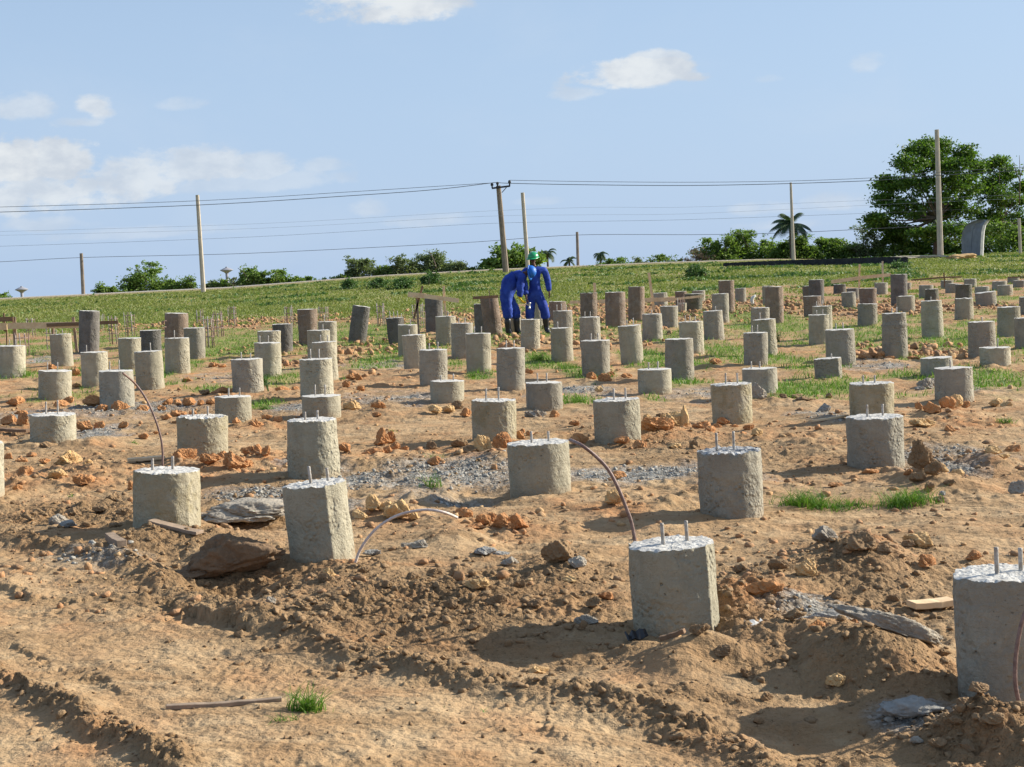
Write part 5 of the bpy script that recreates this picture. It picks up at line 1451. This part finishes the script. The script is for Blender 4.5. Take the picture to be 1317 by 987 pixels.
palm(1017,288,340,127.5,2.15,'biggest palm, with drooping fronds to both sides of the pale pole',18,.2,3,seed=12,drop=.78,thick=1.0)

def big_tree(px, ybase, Y, blobs, label, trunkw=.4, nl=170, leaf=.30, seed=2, mat='leafbig', trunk_h=.35):
    k = Y/FOC; B = Vector(at(px, ybase, Y)); B.z = float(base_h(B.x, Y)); rng = np.random.default_rng(seed)
    root = empty('broadleaf_tree', B, label, 'tree'); mb = MB(); P = []
    top = max((Vector(at(a, b, Y))-B).z for a, b, _, _ in blobs)
    fork = Vector((0,0,top*trunk_h)); mb.tube([(0,0,-.4),(.05,0,.6),tuple(fork)], [trunkw*1.3, trunkw, trunkw*.75], 12)
    for (a, b, rx, ry) in blobs:
        dy = rng.uniform(-1, 1)*2.6; c = Vector(at(a, b, Y+dy))-B; rx *= k*.9; ry *= k*.86
        m_ = fork.lerp(c, .5)+Vector((rng.uniform(-.3,.3), rng.uniform(-.3,.3), -.2))
        mb.tube([fork, m_, c], [trunkw*.28, trunkw*.13, .02], 6, False)
        nb = int(12+rx*ry*8)
        for j in range(nb):
            v = rng.normal(size=3); v /= np.linalg.norm(v); v *= rng.uniform(.45, 1.08)**.6
            s = Vector((c.x+v[0]*rx, c.y+v[1]*(rx+ry)*.5, c.z+v[2]*ry))
            if j % 3 == 0: mb.tube([c, c.lerp(s,.5), s], [.04,.025,.01], 4, False)
            r0 = rng.uniform(.18, .44)
            m2 = int(nl*r0*1.55); g = rng.normal(size=(m2, 3))*r0*np.array([1.05, 1.05, .45])
            P.append(np.array(s)[None]+g)
    P = np.concatenate(P); V, F = leaf_quads(P, leaf, rng, .5, .5)
    mb.build('trunk', M['bark'], root, True); mesh('crown', V, F, M[mat], root, False)
big_tree(1206,334,128,[(1180,192,20,12),(1205,190,24,12),(1235,196,20,12),(1168,210,18,14),(1200,212,28,16),(1235,218,24,16),(1150,236,16,12),(1180,240,24,16),(1212,245,26,18),(1245,240,20,16),
 (1140,258,14,10),(1165,268,22,14),(1200,275,26,16),(1235,272,24,18),(1132,288,14,8),(1156,296,18,9),(1190,300,22,12),(1225,300,24,16),(1178,314,16,7),(1125,281,8,5),(1147,306,10,5),(1255,215,12,10),(1140,240,8,7)],
 'big dense tree with a rounded crown behind the tallest pole, largest tree in the picture',.38,190,.26,2)
big_tree(1288,336,132,[(1272,214,9,6),(1285,208,8,6),(1298,222,9,7),(1280,232,16,10),(1268,250,16,14),(1290,252,20,14),(1310,262,16,14),(1275,275,20,14),(1300,285,22,14),(1325,285,20,16),(1262,292,14,12),(1315,240,6,5),(1285,305,24,12),(1335,310,24,12)],
 'dark broadleaf tree at the right edge with looser top twigs, right of the biggest one',.3,170,.25,6)
stick([(1311,262),(1312,225),(1311,200)],126,.05,'bare grey branch reaching up at the right edge')
stick([(1312,235),(1306,218),(1303,208)],126,.035,'thinner bare branch leaning left beside the bare grey one at the right edge')
stick([(1312,228),(1317,214),(1319,200)],126,.03,'thinner bare branch leaning right, at the very edge')
# ------------------------------------------------------------------ people
def skin_body(name, nodes, edges, mat, parent, root_i=0, sub=2):
    """nodes: {key: (pos, rx, ry)}; grown into one surface by the Skin modifier"""
    keys = list(nodes); idx = {k: i for i, k in enumerate(keys)}
    me = bpy.data.meshes.new(name); me.from_pydata([nodes[k][0] for k in keys], [(idx[a], idx[b]) for a, b in edges], [])
    o = bpy.data.objects.new(name, me); COL.objects.link(o)
    sk = o.modifiers.new('skin', 'SKIN'); sk.branch_smoothing = .6; sk.use_smooth_shade = True
    if not me.skin_vertices: 
        pass
    sv = me.skin_vertices[0].data if me.skin_vertices else None
    if sv is None:
        bm_ = __import__('bmesh').new(); bm_.from_mesh(me); bm_.verts.layers.skin.verify(); bm_.to_mesh(me); bm_.free(); sv = me.skin_vertices[0].data
    for i, k in enumerate(keys):
        r = nodes[k][1:]; sv[i].radius = (r[0], r[1] if len(r) > 1 else r[0]); sv[i].use_root = (i == root_i)
    ss = o.modifiers.new('sub', 'SUBSURF'); ss.levels = sub; ss.render_levels = sub
    dg = bpy.context.evaluated_depsgraph_get(); ev = o.evaluated_get(dg)
    nm = bpy.data.meshes.new_from_object(ev); o.modifiers.clear(); o.data = nm; bpy.data.meshes.remove(me)
    nm.materials.clear(); nm.materials.append(mat)
    nm.polygons.foreach_set('use_smooth', np.ones(len(nm.polygons), dtype=bool))
    if parent is not None: o.parent = parent
    return o

def lerp3(a, b, t): return tuple(a[i]+(b[i]-a[i])*t for i in range(3))

def hand_nodes(nodes, edges, wrist_key, wrist, dirv, palmside, tag_, curl=.5, scale=1.0):
    d = Vector(dirv).normalized(); s = Vector(palmside); s = (s-d*s.dot(d)).normalized(); n = d.cross(s)
    w = Vector(wrist); pk = tag_+'palm'
    nodes[pk] = (tuple(w+d*.055*scale), .034*scale, .02*scale); edges.append((wrist_key, pk))
    kn = [(-.030,.078,.070),(-.010,.088,.080),(.011,.084,.073),(.030,.074,.058)]
    for i, (o_, l0, L) in enumerate(kn):
        b = w+s*o_*scale+d*l0*scale*.9; k0 = f'{tag_}f{i}a'; nodes[k0] = (tuple(b), .0095*scale); edges.append((pk, k0))
        dd = (d+n*curl*.5).normalized(); p1 = b+dd*L*.5*scale; dd = (d*.6+n*curl*1.4).normalized(); p2 = p1+dd*L*.5*scale
        nodes[k0+'1'] = (tuple(p1), .0088*scale); nodes[k0+'2'] = (tuple(p2), .0075*scale); edges += [(k0, k0+'1'), (k0+'1', k0+'2')]
    t0 = w+d*.03*scale-s*.03*scale; t1 = t0-s*.025*scale+d*.03*scale+n*.012*scale; t2 = t1+d*.028*scale+n*.018*scale
    nodes[tag_+'t1'] = (tuple(t0), .012*scale); nodes[tag_+'t2'] = (tuple(t1), .0105*scale); nodes[tag_+'t3'] = (tuple(t2), .0085*scale)
    edges += [(pk, tag_+'t1'), (tag_+'t1', tag_+'t2'), (tag_+'t2', tag_+'t3')]

def head(nodes, edges, neck_key, base, up, face):
    """chain of rings up the skull plus chin, nose and ears; up = crown direction, face = where the face points"""
    u = Vector(up).normalized(); f = Vector(face); f = (f-u*f.dot(u)).normalized(); s = u.cross(f); b = Vector(base)
    chain = [('h1', .03, .01, .058, .062), ('h2', .075, .008, .072, .084), ('h3', .125, .0, .078, .096), ('h4', .17, -.004, .074, .09), ('h5', .205, -.006, .05, .06)]
    prev = neck_key
    for k, z, y_, rx, ry in chain:
        nodes[k] = (tuple(b+u*z+f*y_), rx, ry); edges.append((prev, k)); prev = k
    nodes['chin'] = (tuple(b+u*.025+f*.062), .026, .022); edges.append(('h1', 'chin'))
    nodes['nose'] = (tuple(b+u*.098+f*.105), .013, .016); edges.append(('h2', 'nose'))
    for sg, k in ((1, 'earL'), (-1, 'earR')):
        nodes[k] = (tuple(b+u*.10+s*sg*.084-f*.01), .012, .024); edges.append(('h3', k))
    return u, f, s, b

def helmet(parent, centre, up, face, mat, R=.132):
    u = Vector(up).normalized(); f = Vector(face); f = (f-u*f.dot(u)).normalized(); s = u.cross(f); c = Vector(centre)
    V = []; F = []; n = 32; rows = 10
    for i in range(rows+1):
        e = math.pi/2*i/rows
        for k in range(n):
            a = 2*math.pi*k/n; rr = R*math.cos(e)
            ridge = 1+.035*math.exp(-(math.sin(a)*3)**2)*(1 if i > 1 else 0)
            V.append(c+(f*math.cos(a)*rr*1.12+s*math.sin(a)*rr*.97)*1.0+u*(math.sin(e)*R*.98*ridge))
    for i in range(rows):
        for k in range(n): k2 = (k+1)%n; F.append((i*n+k, i*n+k2, (i+1)*n+k2, (i+1)*n+k))
    hm = mesh('helmet', V, F, mat, parent, True)
    so = hm.modifiers.new('s', 'SOLIDIFY'); so.thickness = .006
    V = []; F = []
    for k in range(n):
        a = 2*math.pi*k/n; ext = .018+.05*max(math.cos(a), 0)**2
        for q, dz in ((0, .004), (ext, -.012-.012*max(math.cos(a),0))):
            V.append(c+f*math.cos(a)*(R*1.12+q)+s*math.sin(a)*(R*.97+q)+u*dz)
    for k in range(n): k2 = (k+1)%n; F.append((2*k, 2*k+1, 2*k2+1, 2*k2))
    br = mesh('brim', V, F, mat, hm, True); so = br.modifiers.new('s', 'SOLIDIFY'); so.thickness = .005
    return hm

def face_bits(parent, u, f, s, b):
    for sg in (-1, 1):
        mb = MB(); c = b+u*.118+f*.084+s*sg*.031; V, Fq = ICO[2]
        mb.add([c+Vector(v)*.0125 for v in V], [tuple(int(i) for i in q) for q in Fq]); mb.build('eye', EYE, parent, True)
    mb = MB(); mb.tube([b+u*.055+f*.082-s*.026, b+u*.053+f*.090, b+u*.055+f*.082+s*.026], [.004,.007,.004], 6); mb.build('mouth', LIP, parent, True)
EYE = simple_mat('eye_white', (.7,.68,.62), None, 200, .3); LIP = simple_mat('lip', (.12,.04,.035), None, 50, .5)

def boot(parent, ankle, toe_dir, knee, mat, hgt=.34):
    """rubber boot: shaft up the shin, foot and sole"""
    a = Vector(ankle); t = Vector(toe_dir).normalized(); k = Vector(knee); sh = (k-a).normalized()
    n = {'top': (tuple(a+sh*hgt), .09, .092), 'm': (tuple(a+sh*hgt*.5), .08, .084), 'an': (tuple(a), .068, .072), 'heel': (tuple(a-t*.04-Vector((0,0,.05))), .052, .05),
         'ball': (tuple(a+t*.12-Vector((0,0,.062))), .058, .042), 'toe': (tuple(a+t*.19-Vector((0,0,.066))), .048, .036)}
    o = skin_body('boot', n, [('an','m'),('m','top'),('an','heel'),('an','ball'),('ball','toe')], mat, parent, 2)
    mb = MB(); V = []; F = []; sd = t.cross(Vector((0,0,1))).normalized(); N = 20
    for z in (0, -.022):
        for i in range(N):
            an = 2*math.pi*i/N; V.append(a+t*(.07+math.cos(an)*.155)+sd*math.sin(an)*.05-Vector((0,0,.093-z)))
    for i in range(N): j = (i+1)%N; F.append((i, j, N+j, N+i))
    F.append(tuple(range(N))); F.append(tuple(range(2*N-1, N-1, -1)))
    mb.add(V, F); mb.build('sole', M['mud'], o)
    return o

def coverall(nodes, edges, parent, name='coverall'):
    nodes = {k: (v[0],)+tuple(r*1.16 for r in v[1:]) for k, v in nodes.items()}
    return skin_body(name, nodes, edges, M['cole'], parent, 0, 2)

# ---- standing worker, facing the camera, looking to the left
def standing():
    P = gp(694, 430); d = P[1]; B = Vector((P[0], d, gh(P[0], d))); k = d/FOC
    root = empty('person', B, 'person standing with legs apart in blue coveralls, green helmet and black boots, arms hanging', 'person')
    def Q(px, py, dy=0.): v = Vector(at(px, py, d+dy))-B; return tuple(v)
    pel = Q(688.5,379); spn = Q(688,366); chest = Q(687.5,352); neckb = Q(687,342.5)
    shl, shr = Q(675.5,347.5), Q(700,347); ell_, elr = Q(672.5,362,.02), Q(704.5,362,.03); wl, wr = Q(675.5,375,-.12), Q(706.5,376,-.03)
    hipl, hipr = Q(683,382), Q(694,382); knl, knr = Q(681.5,402,-.05), Q(701,401,-.05); anl, anr = Q(681,424.5,0), Q(703,424,0)
    # body under the clothes, one surface: torso, head, arms with hands, legs
    N = {'pel': (pel,.12,.09), 'spn': (spn,.11,.08), 'ch': (chest,.13,.09), 'nb': (neckb,.055,.055),
         'shl': (shl,.05), 'ell': (ell_,.035), 'wl': (wl,.026,.022), 'shr': (shr,.05), 'elr': (elr,.035), 'wr': (wr,.026,.022),
         'hl': (hipl,.07), 'kl': (knl,.048), 'al': (anl,.035), 'hr': (hipr,.07), 'kr': (knr,.048), 'ar': (anr,.035)}
    E_ = [('pel','spn'),('spn','ch'),('ch','nb'),('ch','shl'),('shl','ell'),('ell','wl'),('ch','shr'),('shr','elr'),('elr','wr'),('pel','hl'),('hl','kl'),('kl','al'),('pel','hr'),('hr','kr'),('kr','ar')]
    face = Vector((-.45,-1,-.12)); u, f, s, b = head(N, E_, 'nb', Vector(neckb)+Vector((-.01,-.015,.045)), (-.03,-.06,1), face)
    hand_nodes(N, E_, 'wl', wl, (.05,-.1,-1), (0,1,0), 'L', .5); hand_nodes(N, E_, 'wr', wr, (.05,0,-1), (0,-1,0), 'R', .45)
    skin_body('body', N, E_, M['skin'], root)
    face_bits(root, u, f, s, b)
    helmet(root, b+u*.15-f*.005, u+f*.05, f, M['hgreen'], .128)
    # coverall with creased, baggy legs
    C = {'pel': (pel,.175,.135), 'spn': (Q(688,368),.155,.125), 'ch': (Q(687.5,354.5),.165,.125), 'sb': (Q(687.2,347.5),.135,.10), 'col': (Q(687,342.6),.075,.075),
         'shl': (shl,.08,.085), 'al1': (lerp3(shl,ell_,.5),.072), 'ell': (ell_,.062), 'fl': (lerp3(ell_,wl,.55),.056), 'wl': (lerp3(ell_,wl,.95),.048),
         'shr': (shr,.08,.085), 'ar1': (lerp3(shr,elr,.5),.072), 'elr': (elr,.062), 'fr': (lerp3(elr,wr,.55),.056), 'wr': (lerp3(elr,wr,.95),.048),
         'hl': (Q(682.5,386),.112,.115), 'tl': (lerp3(hipl,knl,.6),.098,.10), 'kl': (knl,.082,.09), 'cl': (lerp3(knl,anl,.5),.09,.092),
         'hr': (Q(694.5,386),.112,.115), 'tr': (lerp3(hipr,knr,.6),.10,.10), 'kr': (Q(700.3,399,-.05),.085,.09), 'cr': (lerp3(knr,anr,.45),.095,.095)}
    Ec = [('pel','spn'),('spn','ch'),('ch','sb'),('sb','col'),('sb','shl'),('shl','al1'),('al1','ell'),('ell','fl'),('fl','wl'),('sb','shr'),('shr','ar1'),('ar1','elr'),('elr','fr'),('fr','wr'),
          ('pel','hl'),('hl','tl'),('tl','kl'),('kl','cl'),('pel','hr'),('hr','tr'),('tr','kr'),('kr','cr')]
    c = coverall(C, Ec, root); crease(c, 3)
    mb = MB(); mb.tube([Q(688,372,-.135), Q(687.6,360,-.135), Q(687.3,350,-.12)], .006, 6); mb.build('zip', M['iron'], c, True)
    for q in ((692,354,-.12),): 
        mb = MB(); mb.box(Q(*q), (.05,.01,.055)); mb.build('chest_pocket', M['cole'], c)
    boot(root, anl, (-.25,-1,0), lerp3(anl, knl, 1), M['boot']); boot(root, anr, (.3,-1,0), lerp3(anr, knr, 1), M['boot'])

def crease(o, seed, amp=.010):
    me = o.data; n = len(me.vertices); co = np.empty(n*3, dtype=np.float32); me.vertices.foreach_get('co', co); co = co.reshape(-1, 3)
    no = np.empty(n*3, dtype=np.float32); me.vertices.foreach_get('normal', no); no = no.reshape(-1, 3)
    w = np.abs(fbm(co[:,0]*5+co[:,2]*9+seed, co[:,1]*6-co[:,2]*7, 3, seed))
    me.vertices.foreach_set('co', (co+no*((.5-w)*amp*2)[:,None]).ravel().astype(np.float32)); me.update()

# ---- bending worker seen from his left side, hammer in a yellow glove
def bending():
    P = gp(659, 432); d = P[1]; B = Vector((P[0], d, gh(P[0], d)))
    root = empty('person', B, 'person in blue coveralls bending forward, blue helmet, yellow glove, swinging a hammer', 'person')
    def Q(px, py, dy=0.): return tuple(Vector(at(px, py, d+dy))-B)
    pel = Q(650.5,378); sp = Q(653.5,364.5); ch = Q(663.5,354.5); nb = Q(672.5,351.5)
    sn, sf = Q(670.5,356,-.17), Q(670.5,355,.17)          # near and far shoulder
    en, ef = Q(669,372,-.22), Q(675,369,.15); wn, wf = Q(668.5,383.5,-.22), Q(676.5,381,.05)
    hn, hf = Q(650,383,-.09), Q(652,382,.09); kn, kf = Q(652.5,402,-.10), Q(663.5,402,.10); an, af = Q(653.5,427.5,-.08), Q(665,426.5,.12)
    N = {'pel': (pel,.12,.10), 'sp': (sp,.11,.09), 'ch': (ch,.12,.10), 'nb': (nb,.055,.055), 'sn': (sn,.05), 'en': (en,.036), 'wn': (wn,.026,.022),
         'sf': (sf,.05), 'ef': (ef,.036), 'wf': (wf,.026,.022), 'hn': (hn,.07), 'kn': (kn,.05), 'an': (an,.036), 'hf': (hf,.07), 'kf': (kf,.05), 'af': (af,.036)}
    E_ = [('pel','sp'),('sp','ch'),('ch','nb'),('ch','sn'),('sn','en'),('en','wn'),('ch','sf'),('sf','ef'),('ef','wf'),('pel','hn'),('hn','kn'),('kn','an'),('pel','hf'),('hf','kf'),('kf','af')]
    up = Vector((.86,-.28,.16)); face = Vector((-.15,-.62,-.8))
    u, f, s, b = head(N, E_, 'nb', Vector(nb)+Vector((.045,-.03,.0)), up, face)
    hand_nodes(N, E_, 'wf', wf, (.05,-.15,-1), (0,1,0), 'F', .8)
    hd = Vector((.45,-.1,-.8)); hand_nodes(N, E_, 'wn', wn, hd, (0,1,.1), 'N', 1.3)
    skin_body('body', N, E_, M['skin'], root)
    face_bits(root, u, f, s, b)
    helmet(root, b+u*.135-f*.0, u, f, M['hblue'], .132)
    C = {'pel': (Q(651,380),.19,.175), 'lo': (Q(652.5,371),.19,.185), 'sp': (Q(656.5,363.5),.19,.20), 'ch': (Q(663,358.5),.175,.195), 'sb': (Q(668,355.5),.145,.16), 'col': (nb,.085,.085),
         'sn': (sn,.088), 'a1': (lerp3(sn,en,.5),.078), 'en': (en,.066), 'f1': (lerp3(en,wn,.55),.06), 'wn': (lerp3(en,wn,.92),.052),
         'sf': (sf,.088), 'b1': (lerp3(sf,ef,.5),.078), 'ef': (ef,.066), 'wf': (lerp3(ef,wf,.9),.052),
         'hn': (Q(650.5,387,-.09),.125,.125), 'tn': (Q(652.3,395,-.10),.112,.11), 'kn': (kn,.1,.1), 'cn': (Q(653.5,411,-.1),.095,.095),
         'hf': (Q(653.5,387,.09),.125,.125), 'tf': (Q(659.5,395,.10),.112,.11), 'kf': (kf,.1,.1), 'cf': (Q(664.5,411,.1),.095,.095)}
    Ec = [('pel','lo'),('lo','sp'),('sp','ch'),('ch','sb'),('sb','col'),('sb','sn'),('sn','a1'),('a1','en'),('en','f1'),('f1','wn'),('sb','sf'),('sf','b1'),('b1','ef'),('ef','wf'),
          ('pel','hn'),('hn','tn'),('tn','kn'),('kn','cn'),('pel','hf'),('hf','tf'),('tf','kf'),('kf','cf')]
    c = coverall(C, Ec, root); crease(c, 8, .016)
    # glove: a slightly larger hand over the near hand, with a cuff
    G = {'cuff': (tuple(Vector(wn)-hd.normalized()*.05), .045,.04), 'gw': (wn, .036,.03)}; Eg = [('cuff','gw')]
    hand_nodes(G, Eg, 'gw', wn, hd, (0,1,.1), 'G', 1.3, 1.3)
    skin_body('glove', G, Eg, M['glove'], root)
    boot(root, an, (1,-.35,0), kn, M['boot']); boot(root, af, (1,-.2,0), kf, M['boot'])
    # hammer, held: a thing of its own
    w = Vector(wn)+hd.normalized()*.11; a = w+Vector((-.04,.0,.02)); e = Vector(Q(681,393.5,-.25))
    hr = empty('hammer', B+a, 'hammer with a light wooden handle and pale steel head, held in the yellow glove', 'hammer')
    mb = MB(); mb.tube([(0,0,0), (e-a)*.5, e-a], [.015,.013,.012], 8); mb.build('handle', M['cream'], hr, True)
    h0 = e-a; ax = Vector((.12,.0,1)).normalized(); mb = MB()
    mb.tube([h0+ax*.075, h0+ax*.045, h0+ax*.04, h0-ax*.03, h0-ax*.035, h0-ax*.07], [.024,.024,.018,.018,.026,.026], 10); mb.build('hammer_head', M['steel'], hr, True)
standing(); bending()

# ------------------------------------------------------------------ world, sun, camera
SUN_EL = math.radians(26); SUN_ANG = math.radians(18)   # from +X towards +Y
S = Vector((math.cos(SUN_EL)*math.cos(SUN_ANG), math.cos(SUN_EL)*math.sin(SUN_ANG), math.sin(SUN_EL)))
sl = bpy.data.lights.new('sun', 'SUN'); sl.energy = 5.0; sl.angle = math.radians(.6); sl.color = (1, .93, .80)
so = bpy.data.objects.new('sun', sl); COL.objects.link(so); so.rotation_euler = S.to_track_quat('Z', 'Y').to_euler(); so.location = (30, 10, 30)

def build_world():
    w = bpy.data.worlds.new('World'); scene.world = w; w.use_nodes = True; nt = w.node_tree; nt.nodes.clear(); t = NT(nt)
    out = t.n('ShaderNodeOutputWorld'); bg = t.n('ShaderNodeBackground'); t.link(bg.outputs[0], out.inputs[0]); bg.inputs[1].default_value = SKY
    co = t.n('ShaderNodeTexCoord').outputs['Generated']
    sp = t.n('ShaderNodeSeparateXYZ'); t.link(co, sp.inputs[0])
    zc = t.math('MAXIMUM', sp.outputs[2], .004)
    cb = t.n('ShaderNodeCombineXYZ'); t.link(sp.outputs[0], cb.inputs[0]); t.link(sp.outputs[1], cb.inputs[1]); t.link(zc, cb.inputs[2])
    sky = t.n('ShaderNodeTexSky', sky_type='NISHITA'); sky.sun_disc = False; sky.sun_elevation = SUN_EL; sky.sun_rotation = math.pi/2-SUN_ANG
    sky.altitude = 50; sky.air_density = 1.0; sky.dust_density = 1.2; sky.ozone_density = 2.2
    t.link(cb.outputs[0], sky.inputs[0])
    # thin bright humidity towards the horizon, part of the air itself
    hz = t.sstep(sp.outputs[2], 0.0, .34, .85, .45)
    col = t.mix(hz, sky.outputs[0], (WHITE*.48, WHITE*.645, WHITE*.90))
    u = t.math('DIVIDE', sp.outputs[0], t.math('MAXIMUM', sp.outputs[1], .05)); v = t.math('DIVIDE', sp.outputs[2], t.math('MAXIMUM', sp.outputs[1], .05))
    uv = t.n('ShaderNodeCombineXYZ'); t.link(u, uv.inputs[0]); t.link(t.math('MULTIPLY', v, 1.7), uv.inputs[1])
    n1 = t.noise(uv.outputs[0], 15, 8, .62, .15); n2 = t.noise(uv.outputs[0], 60, 6, .65)
    nn = t.math('ADD', t.math('MULTIPLY', t.math('SUBTRACT', n1, .5), 2.6), t.math('MULTIPLY', t.math('SUBTRACT', n2, .5), 1.3))
    # (px,py,rx,ry,density,solid) cumulus seen in the photograph, as directions in the sky
    CLOUDS = [(500,8,108,34,1.0,1.25),(560,2,60,26,.9,1.2),(815,98,100,24,.95,1.25),(845,86,46,22,.8,1.2),(740,122,40,14,.5,.8),(122,140,32,24,.8,1.0),(30,142,58,22,.55,.7),(100,158,36,12,.5,.7),(228,136,40,12,.3,.6),
              (10,215,50,44,1.0,1.3),(85,216,58,46,.95,1.3),(170,230,90,40,.75,1.0),(60,250,150,40,.8,1.2),(330,235,160,20,.35,.9),(255,216,70,32,.7,1.0),(340,215,54,24,.55,.8),(415,214,52,14,.4,.6),(60,262,120,22,.45,.5),(60,290,70,14,.4,.5),
              (475,268,30,18,.35,.5),(1112,84,30,18,.35,.6),(990,102,22,8,.2,.5),(980,272,60,14,.4,.5),(1070,262,50,18,.4,.5),(560,285,60,14,.35,.5),(690,260,40,8,.2,.5),(1000,290,70,12,.3,.5),(200,300,150,12,.3,.4),
              (-150,180,120,70,.8,1),(1500,200,120,40,.5,1),(1600,60,160,50,.6,1),(-300,60,140,60,.8,1)]
    tot = None
    for (px, py, rx, ry, den, sol) in CLOUDS:
        d = ray(px, py); u0 = d[0]/d[1]; v0 = d[2]/d[1]
        a = t.math('DIVIDE', t.math('SUBTRACT', u, u0), rx/FOC); b = t.math('DIVIDE', t.math('SUBTRACT', v, v0), ry/FOC)
        # flat bottoms: the lower half falls off faster
        b = t.math('MULTIPLY', b, t.math('ADD', 1.0, t.math('MULTIPLY', t.math('LESS_THAN', b, 0.0), .5)))
        q = t.math('ADD', t.math('MULTIPLY', a, a), t.math('MULTIPLY', b, b))
        m = t.math('ADD', t.math('SUBTRACT', 1.0, t.math('MULTIPLY', q, .8)), nn)
        m = t.sstep(m, .22, 1.25 - sol*.4, 0, den)
        tot = m if tot is None else t.math('MAXIMUM', tot, m)
    front = t.math('GREATER_THAN', sp.outputs[1], .1)
    cl = t.math('MULTIPLY', t.math('MULTIPLY', tot, front), 1.0, clamp=True)
    shade = t.sstep(t.noise(uv.outputs[0], 20, 5, .6), .35, .62)
    ccol = t.mix(shade, (WHITE*.60, WHITE*.66, WHITE*.74), (WHITE*.80, WHITE*.84, WHITE*.87))
    # wide faint veil
    veil = t.math('MULTIPLY', t.sstep(t.noise(uv.outputs[0], 5, 6, .6, .4), .45, .72, 0, .22), front)
    col = t.mix(veil, col, (WHITE*.62, WHITE*.72, WHITE*.85))
    col = t.mix(cl, col, ccol)
    t.link(col, bg.inputs[0])
SKY = .075; WHITE = 1/(SKY*2**.8)
build_world()

cam = bpy.data.cameras.new('camera'); co = bpy.data.objects.new('camera', cam); COL.objects.link(co)
cam.sensor_width = 36; cam.lens = FOC/IMG_W*36; cam.clip_start = .05; cam.clip_end = 9000
Rm = Matrix((Vector(_R), Vector(_U), -Vector(_F))).transposed()
co.matrix_world = Matrix.Translation(Vector(CAM)) @ Rm.to_4x4()
scene.camera = co
vs = scene.view_settings; vs.view_transform = 'Standard'; vs.look = 'None'; vs.gamma = 1; vs.exposure = .8
scene.cycles.max_bounces = 6; scene.cycles.diffuse_bounces = 3; scene.cycles.transparent_max_bounces = 4
scene.cycles.use_adaptive_sampling = True; scene.cycles.adaptive_threshold = .02
